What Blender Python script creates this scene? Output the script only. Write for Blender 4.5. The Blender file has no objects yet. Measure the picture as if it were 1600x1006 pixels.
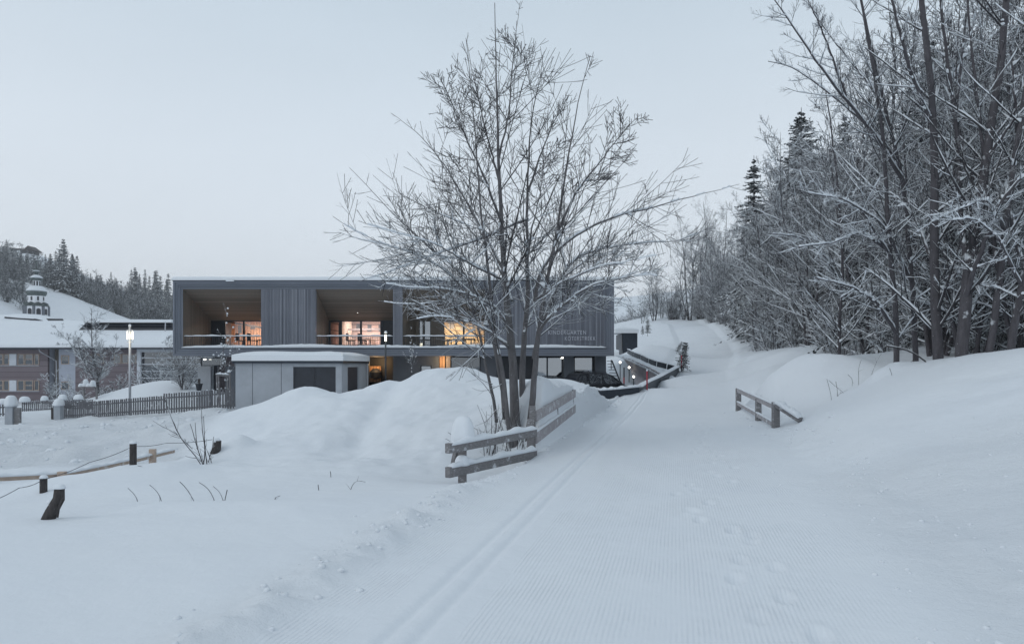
import bpy, math, random
import numpy as np
from mathutils import Vector, Matrix, noise as mnoise
R = math.radians
C = bpy.context.scene.collection
sc = bpy.context.scene

# ------------------------------------------------------------------ camera, sky, sun, exposure
F, H, EYE = 1067.0, 570.0, 2.0
cam = bpy.data.cameras.new("camera"); camo = bpy.data.objects.new("camera", cam); C.objects.link(camo)
camo.location = (0, 0, EYE); camo.rotation_euler = (R(90), 0, 0)
cam.sensor_width = 36; cam.lens = 36 * F / 1600; cam.shift_y = (H - 503) / 1600
cam.clip_end = 5000; cam.clip_start = .1
sc.camera = camo
w = bpy.data.worlds.new("World"); sc.world = w; w.use_nodes = True
nt = w.node_tree; nt.nodes.clear()
out = nt.nodes.new("ShaderNodeOutputWorld"); bg = nt.nodes.new("ShaderNodeBackground")
tc = nt.nodes.new("ShaderNodeTexCoord"); sep = nt.nodes.new("ShaderNodeSeparateXYZ")
rp = nt.nodes.new("ShaderNodeValToRGB")
nt.links.new(tc.outputs["Generated"], sep.inputs[0]); nt.links.new(sep.outputs[2], rp.inputs[0])
e = rp.color_ramp.elements
e[0].position = 0.0; e[0].color = (.82, .88, .945, 1)
e[1].position = 1.0; e[1].color = (.55, .635, .72, 1)
for p, c in ((.12, (.80, .865, .935, 1)), (.28, (.72, .80, .88, 1)), (.47, (.58, .68, .77, 1)), (.65, (.545, .64, .725, 1))):
    q = rp.color_ramp.elements.new(p); q.color = c
skyt = nt.nodes.new("ShaderNodeTexSky"); skyt.sky_type = 'NISHITA'; skyt.sun_disc = False
skyt.sun_elevation = R(38); skyt.sun_rotation = R(-60)
sks = nt.nodes.new("ShaderNodeVectorMath"); sks.operation = 'SCALE'; sks.inputs[3].default_value = .08
nt.links.new(skyt.outputs[0], sks.inputs[0])
nz = nt.nodes.new("ShaderNodeTexNoise"); nz.inputs["Scale"].default_value = 1.6; nz.inputs["Detail"].default_value = 3
mpn = nt.nodes.new("ShaderNodeMapping"); mpn.inputs["Scale"].default_value = (1, 1, 2.5)
nt.links.new(tc.outputs["Generated"], mpn.inputs[0]); nt.links.new(mpn.outputs[0], nz.inputs[0])
mr = nt.nodes.new("ShaderNodeMapRange"); mr.inputs[1].default_value = .3; mr.inputs[2].default_value = .7
mr.inputs[3].default_value = .97; mr.inputs[4].default_value = 1.03
nt.links.new(nz.outputs[0], mr.inputs[0])
ml = nt.nodes.new("ShaderNodeVectorMath"); ml.operation = 'SCALE'
nt.links.new(rp.outputs[0], ml.inputs[0]); nt.links.new(mr.outputs[0], ml.inputs[3])
mx = nt.nodes.new("ShaderNodeMixRGB"); mx.inputs[0].default_value = .06
nt.links.new(ml.outputs[0], mx.inputs[1]); nt.links.new(sks.outputs[0], mx.inputs[2])
nt.links.new(mx.outputs[0], bg.inputs[0]); bg.inputs[1].default_value = 1.0
nt.links.new(bg.outputs[0], out.inputs[0])
sun = bpy.data.lights.new("sun", 'SUN'); sun.energy = .5; sun.angle = R(25); sun.color = (1, .97, .93)
suno = bpy.data.objects.new("sun", sun); C.objects.link(suno)
suno.rotation_euler = (R(52), 0, R(-60))
sc.view_settings.view_transform = 'Standard'; sc.view_settings.look = 'None'
sc.view_settings.exposure = .07; sc.view_settings.gamma = 1
sc.cycles.max_bounces = 6; sc.cycles.diffuse_bounces = 3; sc.cycles.glossy_bounces = 2
sc.cycles.transparent_max_bounces = 8; sc.cycles.use_denoising = True

# ------------------------------------------------------------------ helpers
def W(px, py, Y): return Vector(((px - 800) / F * Y, Y, EYE + (H - py) / F * Y))
def X(px, Y): return (px - 800) / F * Y
def Zz(py, Y): return EYE + (H - py) / F * Y
def tag(o, label=None, cat=None, group=None, kind=None):
    if label: o["label"] = label
    if cat: o["category"] = cat
    if group: o["group"] = group
    if kind: o["kind"] = kind
    return o
def empty(name, loc, label=None, cat=None, group=None, rz=0):
    o = bpy.data.objects.new(name, None); C.objects.link(o); o.location = loc; o.rotation_euler = (0, 0, rz)
    o.empty_display_size = .2
    return tag(o, label, cat, group)
def link(name, me, parent=None, local=False):
    o = bpy.data.objects.new(name, me); C.objects.link(o)
    if parent is not None:
        o.parent = parent
        if not local:
            m = Matrix.Translation(parent.location) @ parent.rotation_euler.to_matrix().to_4x4()
            o.matrix_parent_inverse = m.inverted()
    return o
class MB:
    def __init__(s): s.v = []; s.f = []; s.mi = []
    def add(s, vs, fs, mi=0):
        b = len(s.v); s.v += [tuple(p) for p in vs]; s.f += [tuple(i + b for i in f) for f in fs]; s.mi += [mi] * len(fs)
        return s
    def box(s, x0, x1, y0, y1, z0, z1, mi=0):
        vs = [(x0, y0, z0), (x1, y0, z0), (x1, y1, z0), (x0, y1, z0), (x0, y0, z1), (x1, y0, z1), (x1, y1, z1), (x0, y1, z1)]
        return s.add(vs, [(0, 3, 2, 1), (4, 5, 6, 7), (0, 1, 5, 4), (1, 2, 6, 5), (2, 3, 7, 6), (3, 0, 4, 7)], mi)
    def bar(s, p0, p1, wd, hg, mi=0, up=(0, 0, 1)):
        """box along p0-p1; wd across, hg along up; centred"""
        p0 = Vector(p0); p1 = Vector(p1); d = (p1 - p0).normalized(); a = d.cross(Vector(up))
        if a.length < 1e-4: a = d.cross(Vector((0, 1, 0)))
        a.normalize(); u = a.cross(d).normalized(); a = a * wd / 2; u = u * hg / 2
        vs = [p0 - a - u, p0 + a - u, p0 + a + u, p0 - a + u, p1 - a - u, p1 + a - u, p1 + a + u, p1 - a + u]
        return s.add(vs, [(0, 1, 2, 3), (7, 6, 5, 4), (0, 4, 5, 1), (1, 5, 6, 2), (2, 6, 7, 3), (3, 7, 4, 0)], mi)
    def prism(s, poly, y0, y1, mi=0):
        """poly in (x,z), extruded along y"""
        n = len(poly)
        vs = [(x, y0, z) for x, z in poly] + [(x, y1, z) for x, z in poly]
        fs = [tuple(range(n)), tuple(range(2 * n - 1, n - 1, -1))]
        fs += [(i, i + n, (i + 1) % n + n, (i + 1) % n) for i in range(n)]
        return s.add(vs, fs, mi)
    def tube(s, pts, rad, n=6, mi=0):
        pts = [Vector(p) for p in pts]
        if not hasattr(rad, '__len__'): rad = [rad] * len(pts)
        b = []
        for i, p in enumerate(pts):
            d = (pts[min(i + 1, len(pts) - 1)] - pts[max(i - 1, 0)]).normalized()
            a = d.cross(Vector((0.13, 1, .05)))
            if a.length < .1: a = d.cross(Vector((1, 0, 0)))
            a.normalize(); u = d.cross(a)
            for k in range(n):
                t = 2 * math.pi * k / n; b.append(p + (a * math.cos(t) + u * math.sin(t)) * rad[i])
        fs = [(i * n + k, i * n + (k + 1) % n, (i + 1) * n + (k + 1) % n, (i + 1) * n + k) for i in range(len(pts) - 1) for k in range(n)]
        fs += [tuple(range(n))[::-1], tuple((len(pts) - 1) * n + k for k in range(n))]
        return s.add(b, fs, mi)
    def lathe(s, prof, n=16, c=(0, 0, 0), mi=0, ph=0):
        b = []
        for r, z in prof:
            for k in range(n):
                t = 2 * math.pi * k / n + ph; b.append((c[0] + r * math.cos(t), c[1] + r * math.sin(t), c[2] + z))
        m = len(prof)
        fs = [(i * n + k, i * n + (k + 1) % n, (i + 1) * n + (k + 1) % n, (i + 1) * n + k) for i in range(m - 1) for k in range(n)]
        fs += [tuple(range(n))[::-1], tuple((m - 1) * n + k for k in range(n))]
        return s.add(b, fs, mi)
    def mesh(s, name, mats, smooth=False):
        me = bpy.data.meshes.new(name); me.from_pydata(s.v, [], s.f); me.update()
        if not isinstance(mats, (list, tuple)): mats = [mats]
        for m in mats: me.materials.append(m)
        me.polygons.foreach_set("material_index", s.mi)
        if smooth: me.polygons.foreach_set("use_smooth", [True] * len(me.polygons))
        return me
    def build(s, name, mats, parent=None, smooth=False, bevel=0, local=False):
        o = link(name, s.mesh(name, mats, smooth), parent, local)
        if bevel:
            b = o.modifiers.new("bevel", 'BEVEL'); b.width = bevel; b.segments = 2; b.limit_method = 'ANGLE'
        return o
def quick_mesh(name, V, Fq, mat, smooth=True):
    """fast mesh from numpy arrays; Fq is (n,k)"""
    me = bpy.data.meshes.new(name); V = np.asarray(V, np.float32); Fq = np.asarray(Fq, np.int32)
    n, k = Fq.shape
    me.vertices.add(len(V)); me.vertices.foreach_set("co", V.ravel())
    me.loops.add(n * k); me.loops.foreach_set("vertex_index", Fq.ravel())
    me.polygons.add(n); me.polygons.foreach_set("loop_start", np.arange(0, n * k, k, dtype=np.int32))
    me.polygons.foreach_set("loop_total", np.full(n, k, np.int32))
    me.polygons.foreach_set("use_smooth", np.full(n, smooth))
    me.update(calc_edges=True); me.materials.append(mat)
    return me

# ------------------------------------------------------------------ materials
def nmat(name):
    m = bpy.data.materials.new(name); m.use_nodes = True
    return m, m.node_tree, m.node_tree.nodes["Principled BSDF"]
def N(nt, t, **kw):
    n = nt.nodes.new(t)
    for k, v in kw.items(): setattr(n, k, v)
    return n
def noise(nt, scale, detail=4, rough=.6, coord="Object", vscale=None):
    tcn = N(nt, "ShaderNodeTexCoord"); n = N(nt, "ShaderNodeTexNoise")
    n.inputs["Scale"].default_value = scale; n.inputs["Detail"].default_value = detail; n.inputs["Roughness"].default_value = rough
    if coord == "World":
        g = N(nt, "ShaderNodeNewGeometry"); src = g.outputs["Position"]
    else: src = tcn.outputs[coord]
    if vscale:
        mp = N(nt, "ShaderNodeMapping"); mp.inputs["Scale"].default_value = vscale
        nt.links.new(src, mp.inputs[0]); src = mp.outputs[0]
    nt.links.new(src, n.inputs["Vector"])
    return n.outputs[0]
def ramp(nt, src, stops):
    r = N(nt, "ShaderNodeValToRGB"); nt.links.new(src, r.inputs[0]); el = r.color_ramp.elements
    el[0].position, el[0].color = stops[0][0], (*stops[0][1], 1)
    el[1].position, el[1].color = stops[-1][0], (*stops[-1][1], 1)
    for p, c in stops[1:-1]:
        q = el.new(p); q.color = (*c, 1)
    return r.outputs[0]
def bump(nt, b, src, strength=.5, dist=.02, prev=None):
    n = N(nt, "ShaderNodeBump"); n.inputs["Strength"].default_value = strength; n.inputs["Distance"].default_value = dist
    nt.links.new(src, n.inputs["Height"])
    if prev is not None: nt.links.new(prev, n.inputs["Normal"])
    if b is not None: nt.links.new(n.outputs[0], b.inputs["Normal"])
    return n.outputs[0]
def rng3(nt, src, a, b_, c, d, clamp=True):
    n = N(nt, "ShaderNodeMapRange"); n.clamp = clamp
    for i, v in enumerate((a, b_, c, d)): n.inputs[i + 1].default_value = v
    nt.links.new(src, n.inputs[0]); return n.outputs[0]
def math2(nt, op, a, b_):
    n = N(nt, "ShaderNodeMath", operation=op)
    for i, s in enumerate((a, b_)):
        if isinstance(s, (int, float)): n.inputs[i].default_value = s
        else: nt.links.new(s, n.inputs[i])
    return n.outputs[0]
def mixc(nt, f, a, b_):
    n = N(nt, "ShaderNodeMixRGB")
    for i, s in enumerate((f, a, b_)):
        if isinstance(s, (int, float)): n.inputs[i].default_value = s
        elif isinstance(s, tuple): n.inputs[i].default_value = (*s, 1)
        else: nt.links.new(s, n.inputs[i])
    return n.outputs[0]
SNOW = (.73, .765, .80)
def simple(name, col, var=.15, scale=6, rough=.7, metal=0, bs=.3, bd=.01, vscale=None, snow=0):
    m, nt, b = nmat(name)
    n = noise(nt, scale, 5, .65, "Object", vscale)
    lo = tuple(c * (1 - var) for c in col); hi = tuple(min(1, c * (1 + var)) for c in col)
    c = ramp(nt, n, [(.3, lo), (.7, hi)])
    if snow:
        n2 = noise(nt, 5, 5, .7)
        c = mixc(nt, rng3(nt, n2, .60 - snow * .1, .74 - snow * .1, 0, .85), c, SNOW)
    nt.links.new(c, b.inputs["Base Color"]); b.inputs["Roughness"].default_value = rough; b.inputs["Metallic"].default_value = metal
    bump(nt, b, n, bs, bd)
    return m
def snow_mat(name, ground=False):
    m, nt, b = nmat(name)
    n1 = noise(nt, 60 if not ground else 45, 4, .7, "World"); n2 = noise(nt, 5, 4, .6, "World"); n3 = noise(nt, .45, 3, .5, "World")
    c = ramp(nt, n3, [(.3, (SNOW[0] * .965, SNOW[1] * .97, SNOW[2] * .98)), (.7, SNOW)])
    nt.links.new(c, b.inputs["Base Color"]); b.inputs["Roughness"].default_value = .75
    b.inputs["Specular IOR Level"].default_value = .25
    a = bump(nt, None, n2, .45, .03)
    if ground:
        # corduroy combed into the groomed lane
        g = N(nt, "ShaderNodeNewGeometry"); s = N(nt, "ShaderNodeSeparateXYZ"); nt.links.new(g.outputs["Position"], s.inputs[0])
        at = N(nt, "ShaderNodeAttribute", attribute_name="lane"); gr = N(nt, "ShaderNodeAttribute", attribute_name="groomed")
        wob = noise(nt, .7, 2, .5, "World")
        ph = math2(nt, 'ADD', math2(nt, 'MULTIPLY', at.outputs["Fac"], 2 * math.pi / .042), math2(nt, 'MULTIPLY', wob, 5.0))
        sn = math2(nt, 'SINE', ph, 0)
        hgt = math2(nt, 'MULTIPLY', math2(nt, 'MULTIPLY', sn, gr.outputs["Fac"]), rng3(nt, noise(nt, 1.3, 4, .6, "World"), .38, .62, .15, 1))
        a = bump(nt, None, hgt, .42, .008, a)
        rg = N(nt, "ShaderNodeAttribute", attribute_name="rough")
        n4 = noise(nt, 9, 6, .75, "World")
        a = bump(nt, None, math2(nt, 'MULTIPLY', n4, rg.outputs["Fac"]), .6, .2, a)
    bump(nt, b, n1, .4, .006, a)
    return m
def bark_mat(name, col, snowy, z0=None, z1=None, scale=9, lich=.12):
    """bark with snow lying on its upward sides (and plastered flecks)"""
    m, nt, b = nmat(name)
    n = noise(nt, scale, 5, .7, "Object", (1, 1, .25))
    c = ramp(nt, n, [(.25, tuple(x * .6 for x in col)), (.55, col), (.8, tuple(min(1, x * 1.5) for x in col))])
    g = N(nt, "ShaderNodeNewGeometry"); s = N(nt, "ShaderNodeSeparateXYZ"); nt.links.new(g.outputs["Normal"], s.inputs[0])
    n2 = noise(nt, 2.3, 3, .6, "World"); n3 = noise(nt, 26, 3, .6, "World")
    thr = math2(nt, 'ADD', s.outputs[2], math2(nt, 'MULTIPLY', math2(nt, 'SUBTRACT', n2, .5), 1.25))
    f = rng3(nt, thr, .75 - snowy, .9 - snowy, 0, 1)
    if z0 is not None:
        s2 = N(nt, "ShaderNodeSeparateXYZ"); nt.links.new(g.outputs["Position"], s2.inputs[0])
        f = math2(nt, 'MULTIPLY', f, rng3(nt, s2.outputs[2], z0, z1, 1, 0.0))
    f2 = rng3(nt, n3, .70, .74, 0, lich * 7)
    f = math2(nt, 'MAXIMUM', f, math2(nt, 'MINIMUM', f2, 1.0))
    nt.links.new(mixc(nt, f, c, SNOW), b.inputs["Base Color"]); b.inputs["Roughness"].default_value = .9
    bump(nt, b, n, .8, .02)
    return m
def slat_mat(name, cols, pitch, axis=0, rough=.75, groove=.12):
    """boards: tone per board plus grain; axis = the coordinate that counts the boards"""
    m, nt, b = nmat(name)
    tcn = N(nt, "ShaderNodeTexCoord"); s = N(nt, "ShaderNodeSeparateXYZ"); nt.links.new(tcn.outputs["Object"], s.inputs[0])
    d = math2(nt, 'DIVIDE', s.outputs[axis], pitch); fl = math2(nt, 'FLOOR', d, 0); fr = math2(nt, 'FRACT', d, 0)
    wn = N(nt, "ShaderNodeTexWhiteNoise", noise_dimensions='1D'); nt.links.new(fl, wn.inputs["W"])
    c = ramp(nt, wn.outputs[0], [(0, cols[0]), (.5, cols[1]), (1, cols[2])])
    vs = [1, 1, 1]; vs = [14, 14, 14]; vs[2 if axis != 2 else 0] = .8
    n = noise(nt, 1, 4, .6, "Object", tuple(vs))
    c = mixc(nt, rng3(nt, n, .3, .7, .0, .6), c, cols[0])
    n5 = noise(nt, .5, 3, .5, "Object")
    c = mixc(nt, rng3(nt, n5, .4, .7, 0, .3), c, cols[2])
    gr = rng3(nt, math2(nt, 'ABSOLUTE', math2(nt, 'SUBTRACT', fr, .5), 0), .5 - groove, .5 - groove * .5, 0, 1)
    c = mixc(nt, math2(nt, 'MULTIPLY', gr, .75), c, tuple(x * .35 for x in cols[0]))
    nt.links.new(c, b.inputs["Base Color"]); b.inputs["Roughness"].default_value = rough
    a = bump(nt, None, math2(nt, 'SUBTRACT', 1.0, gr), .7, .02); bump(nt, b, n, .3, .006, a)
    return m
def emit_mat(name, col, st):
    m, nt, b = nmat(name); b.inputs["Base Color"].default_value = (*col, 1)
    b.inputs["Emission Color"].default_value = (*col, 1); b.inputs["Emission Strength"].default_value = st
    return m
def glass_mat(name, tint, refl, trans):
    """pane: part mirror, part clear, rest dark"""
    m = bpy.data.materials.new(name); m.use_nodes = True; nt = m.node_tree; nt.nodes.clear()
    o = N(nt, "ShaderNodeOutputMaterial"); g = N(nt, "ShaderNodeBsdfGlossy"); t = N(nt, "ShaderNodeBsdfTransparent")
    g.inputs["Roughness"].default_value = .03; g.inputs["Color"].default_value = (.9, .95, 1, 1)
    t.inputs["Color"].default_value = (*tint, 1)
    mxs = N(nt, "ShaderNodeMixShader"); mxs.inputs[0].default_value = refl
    d = N(nt, "ShaderNodeBsdfDiffuse"); d.inputs[0].default_value = (.02, .022, .028, 1)
    m2 = N(nt, "ShaderNodeMixShader"); m2.inputs[0].default_value = trans
    nt.links.new(d.outputs[0], m2.inputs[1]); nt.links.new(t.outputs[0], m2.inputs[2])
    nt.links.new(m2.outputs[0], mxs.inputs[1]); nt.links.new(g.outputs[0], mxs.inputs[2]); nt.links.new(mxs.outputs[0], o.inputs[0])
    return m
M = {}
M['snow'] = snow_mat("snow"); M['ground'] = snow_mat("snow_ground", True)
M['bark'] = bark_mat("bark_grey", (.125, .12, .125), .30, 4.5, 9.5)
M['twig'] = bark_mat("twig_dark", (.045, .042, .046), .48, 4.0, 7.0, lich=0)
M['barks'] = bark_mat("bark_snowy", (.075, .07, .078), .5)
M['twigs'] = bark_mat("twig_snowy", (.042, .04, .046), .62, lich=0)
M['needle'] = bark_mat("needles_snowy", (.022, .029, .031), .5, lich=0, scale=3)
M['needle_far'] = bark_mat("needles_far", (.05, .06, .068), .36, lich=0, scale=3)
M['clad'] = slat_mat("cladding", ((.15, .163, .198), (.215, .23, .272), (.305, .322, .365)), .085, 0, groove=.2)
M['frame'] = slat_mat("frame_boards", ((.145, .165, .20), (.19, .21, .255), (.225, .25, .295)), .115, 2, groove=.14)
M['framev'] = slat_mat("frame_boards_upright", ((.145, .165, .20), (.19, .21, .255), (.225, .25, .295)), .115, 0, groove=.14)
M['brown'] = slat_mat("loggia_ceiling_boards", ((.19, .165, .14), (.24, .205, .175), (.29, .255, .22)), .16, 1)
M['brownv'] = slat_mat("loggia_wall_boards", ((.17, .15, .13), (.21, .185, .16), (.25, .225, .195)), .14, 1)
M['warm'] = slat_mat("warm_wood_lining", ((.50, .27, .15), (.60, .34, .19), (.66, .42, .26)), .22, 0)
M['concrete'] = simple("concrete", (.36, .385, .42), .10, 1.4, .85, bs=.25)
M['plaster'] = simple("grey_plaster", (.15, .165, .19), .06, 3, .9, bs=.1)
M['plasterl'] = simple("light_plaster", (.42, .45, .52), .06, 3, .9, bs=.1)
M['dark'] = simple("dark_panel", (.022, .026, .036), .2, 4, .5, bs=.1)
M['metal'] = simple("dark_metal", (.04, .05, .065), .15, 5, .45, .6, bs=.1)
M['galv'] = simple("pale_metal", (.45, .47, .5), .1, 20, .5, .5, bs=.1)
M['oldwood'] = simple("weathered_wood", (.19, .185, .19), .38, 5, .85, bs=.6, vscale=(3, 3, 14), snow=.3)
M['rail'] = simple("frosted_rail_wood", (.33, .31, .32), .3, 4, .85, bs=.5, vscale=(2, 2, 16), snow=.65)
M['fresh'] = simple("fresh_wood", (.42, .33, .27), .2, 4, .8, bs=.4, vscale=(2, 2, 14), snow=.3)
M['darkwood'] = simple("dark_old_post", (.05, .045, .045), .5, 6, .9, bs=.9, vscale=(6, 6, 1), snow=-.1)
M['picket'] = simple("picket_wood", (.12, .122, .135), .35, 3, .85, bs=.4, vscale=(6, 6, 1), snow=.2)
M['purple'] = slat_mat("violet_brown_boards", ((.165, .135, .15), (.195, .162, .178), (.215, .18, .195)), .62, 2, groove=.05)
M['white'] = simple("white_paint", (.6, .63, .68), .06, 3, .7, bs=.1)
M['glass'] = glass_mat("window_glass_dark", (.5, .55, .6), .16, .25)
M['glassr'] = glass_mat("window_glass_mirroring", (.45, .5, .6), .32, .3)
M['glassc'] = glass_mat("window_glass_clear", (.97, .97, .97), .07, .97)
M['red'] = simple("red_pole", (.35, .03, .05), .2, 8, .5)
M['churchwhite'] = simple('church_white', (.78, .79, .82), .04, 3, .8, bs=.1)
M['pinkroom'] = slat_mat('pink_room_lining', ((.58, .42, .38), (.66, .50, .45), (.72, .58, .52)), .5, 2)
M['glasscar'] = glass_mat('car_glass', (.3, .33, .36), .5, .1)
M['letters'] = simple("letter_metal", (.5, .52, .58), .1, 8, .4, .3)
M['patina'] = simple("green_patina", (.075, .10, .10), .3, 2, .7, snow=.2)
M['pink'] = simple("pinkish_concrete", (.46, .43, .45), .12, 2, .9, bs=.3)
M['lamp'] = emit_mat("lamp_light", (1, .90, .66), 4.5)
M['spot'] = emit_mat("spot_light", (1, .96, .85), 5)

# ------------------------------------------------------------------ value noise for terrain
_rs = np.random.RandomState(7); _T = _rs.rand(512, 512)
def vn(x, y, s, oct=3):
    x = np.asarray(x, float) * s; y = np.asarray(y, float) * s; r = 0; a = 1; t = 0
    for k in range(oct):
        xi = np.floor(x).astype(int); yi = np.floor(y).astype(int); fx = x - xi; fy = y - yi
        fx = fx * fx * (3 - 2 * fx); fy = fy * fy * (3 - 2 * fy)
        g = lambda i, j: _T[(xi + i) % 512, (yi + j) % 512]
        r = r + a * ((g(0, 0) * (1 - fx) + g(1, 0) * fx) * (1 - fy) + (g(0, 1) * (1 - fx) + g(1, 1) * fx) * fy - .5)
        t += a; a *= .5; x = x * 2.03 + 17; y = y * 2.03 + 31
    return r / t * 2
# ------------------------------------------------------------------ terrain
def PX(y):   # centre line of the lane
    y = np.asarray(y, float)
    return np.interp(y, [-60, 0, 33, 45, 65, 80, 100, 115, 150, 400], [-14.4, 0, 7.9, 11.8, 18.7, 22.2, 25.8, 27.4, 29, 29])
def smst(a, b, x):
    t = np.clip((x - a) / (b - a), 0, 1); return t * t * (3 - 2 * t)
# (px, py, Y) seen points of the snow surface
CP = [(800,1006,4.9),(1100,1006,4.9),(400,1006,4.9),(0,1006,4.9),(1500,1006,5.0),(1000,800,9.3),(1150,760,11.2),
 (700,765,11),(500,792,9.6),(300,803,9.2),(100,815,8.7),(-150,820,8.6),
 (300,748,14),(100,748,14),(-100,750,14),(0,752,14.6),(68,776,12.3),(-40,785,12.3),(208,728,14.7),(270,720,19),(100,760,14.8),(205,738,17),(100,700,24),(200,660,38),(100,653,44),(350,641,37),(0,680,28),(-150,700,24),(-100,650,45),
 (480,611,24),(425,625,23),(375,640,23.5),(540,617,25),(600,597,25),(660,586,25),(740,579,25),(785,590,25),(440,775,12),(560,755,13.3),(680,746,14.3),(480,700,17.5),(600,690,18),(380,700,18),
 (700,655,20),(400,665,21),(650,720,15.5),(760,690,17),(770,640,20),(800,696,17),
 (835,603,18.5),(822,622,17.3),(868,594,22),(850,597,20.5),(893,594,26),(930,607,29),(960,617,32),(845,606,24),
 (1000,621,35),(1031,595,42.7),(1011,607,38.8),(1046,587,46),(1063,577.5,49.8),(985,618,35.6),(1100,585,48),(1130,560,62),(1115,530,78),(1085,507,98),(1062,499,113),(1030,501,112),(1150,580,50),(1150,545,66),(1014,567,54.3),(992,557,58.3),(1030,556,57),(1012,538,62),(990,549,64),(1044,574,51.3),
 (1190,552,50),(1225,548,42),(1150,525,80),(1120,503,102),(1100,500,115),(1200,575,38),
 (1265,562,29),(1235,568,29.5),(1305,572,28.5),(1260,572,34),(1310,570,35),(1350,572,28),(1350,560,38),(1250,540,46),(1310,532,48),(1405,566,27),(1400,545,36),(1450,545,30),(1230,641,26),(1300,628,24),(1330,590,26),(1185,620,34),(1245,660,20.5),
 (1400,574,21),(1385,590,20.4),(1350,605,21.5),(1600,544,18),(1700,540,17),(1500,558,19.5),(1440,566,20.5),(1900,560,15),
 (1400,650,15.5),(1600,645,13),(1600,760,9),(1300,740,11.5),(1800,700,9),
 (1500,490,52),(1300,490,66),(1600,460,60),(1230,500,80),(1800,440,60),(1400,520,38),(1550,515,34),(1750,520,30)]
WP = [(0,-10,0),(-15,-10,0),(15,-10,.2),(0,0,0),(-6,3,0),(7,3,0),(3,15,0),(4.5,20,0),(6,26,-.05),(7,31,-.1),(3.5,21,0),(8,27,0),
 (-12,33,-.7),(-5,33,-.3),(0,33,-.3),(-10,42,-.5),(0,44,-.2),(6,41,0),(4,36,-.1),(8.5,42,.1),(-22,48,-1.0),(-30,60,-1.7),(-45,75,-1.9),(-70,75,-1.9),(-25,75,-1.6),(0,60,0),(8.3,47,.1),(7.5,52,.2),(6,58,.6),
 (12,75,3.5),(0,90,3),(20,100,8),
 (22,24,1.7),(30,30,4.0),(40,45,8),(60,80,20),(80,120,30),(50,120,22),(120,120,40),
 (14,41,1.3),(17,50,2.2),
 (-60,100,-1),(-90,100,-1),(-30,100,0),(-40,130,3)]
FP = [(190,497,255),(150,478,262),(90,455,262),(40,440,268),(270,522,250),(330,540,240),(120,500,200),(180,520,190),(60,520,190),
 (0,474,222),(40,504,218),(-80,450,225),(0,500,200),
 (200,500,290),(90,470,290),(270,520,290),
 (0,400,425),(58,404,425),(80,432,420),(130,453,420),(200,468,420),(275,482,420),(400,510,420),(-100,380,425),(-250,360,420),(30,392,450),(45,393,450),
 (500,510,300),(700,500,300),(850,500,240),(975,500,150),(960,503,150),(1030,500,160),(1000,481,310),(960,478,320),(1060,470,330),
 (930,462,640),(1000,467,640),(1060,455,650),(850,480,700),(700,500,720),(500,500,720),(300,500,650),(150,470,600),(0,425,640),(1200,440,600),(1500,380,500),(1900,300,400),(1350,400,300)]
pts = [tuple(W(*c)) for c in CP] + WP + [tuple(W(*c)) for c in FP]
pts += [(-900, 300, 60), (-900, 900, 120), (0, 1200, 90), (900, 1000, 160), (900, 300, 160), (-300, 0, 0), (200, 0, 20), (-100, -60, 0), (100, -60, 5), (0, -60, 0)]
pts = np.array(pts)
def warp(x, y):
    q = y + 16; q = np.maximum(q, 4)
    return np.stack([3.2 * np.arcsinh(x / q * 1.0), 3.2 * np.log(q)], -1)
_c = warp(pts[:, 0], pts[:, 1]); _d = np.linalg.norm(_c[:, None] - _c[None], axis=-1)
EPS = .04
_A = np.sqrt(_d ** 2 + EPS ** 2); _n = len(pts)
_zb = pts[:, 2]
_K = np.zeros((_n + 1, _n + 1)); _K[:_n, :_n] = _A - np.eye(_n) * .0; _K[:_n, _n] = 1; _K[_n, :_n] = 1
_w = np.linalg.solve(_K, np.append(_zb, 0))
def rbf(x, y):
    sh = x.shape; q = warp(x.ravel(), y.ravel()); r = np.zeros(len(q))
    for i in range(0, len(q), 20000):
        qq = q[i:i + 20000]; d2 = ((qq[:, None] - _c[None]) ** 2).sum(-1)
        r[i:i + 20000] = np.sqrt(d2 + EPS ** 2) @ _w[:_n] + _w[_n]
    return r.reshape(sh)
_fr = np.random.RandomState(3)
PRINTS = [(s + _fr.normal(0, .18), y + _fr.normal(0, .1), _fr.uniform(.02, .045)) for k, (s, y) in enumerate([(.55 + (.25 if i % 2 else 0) + .25 * math.sin(i * .35), 4.6 + i * .42) for i in range(46)])]
PRINTS += [] and [(_fr.uniform(1.2, 5.5), _fr.uniform(5, 13), _fr.uniform(.02, .05)) for i in range(70)]
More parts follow.
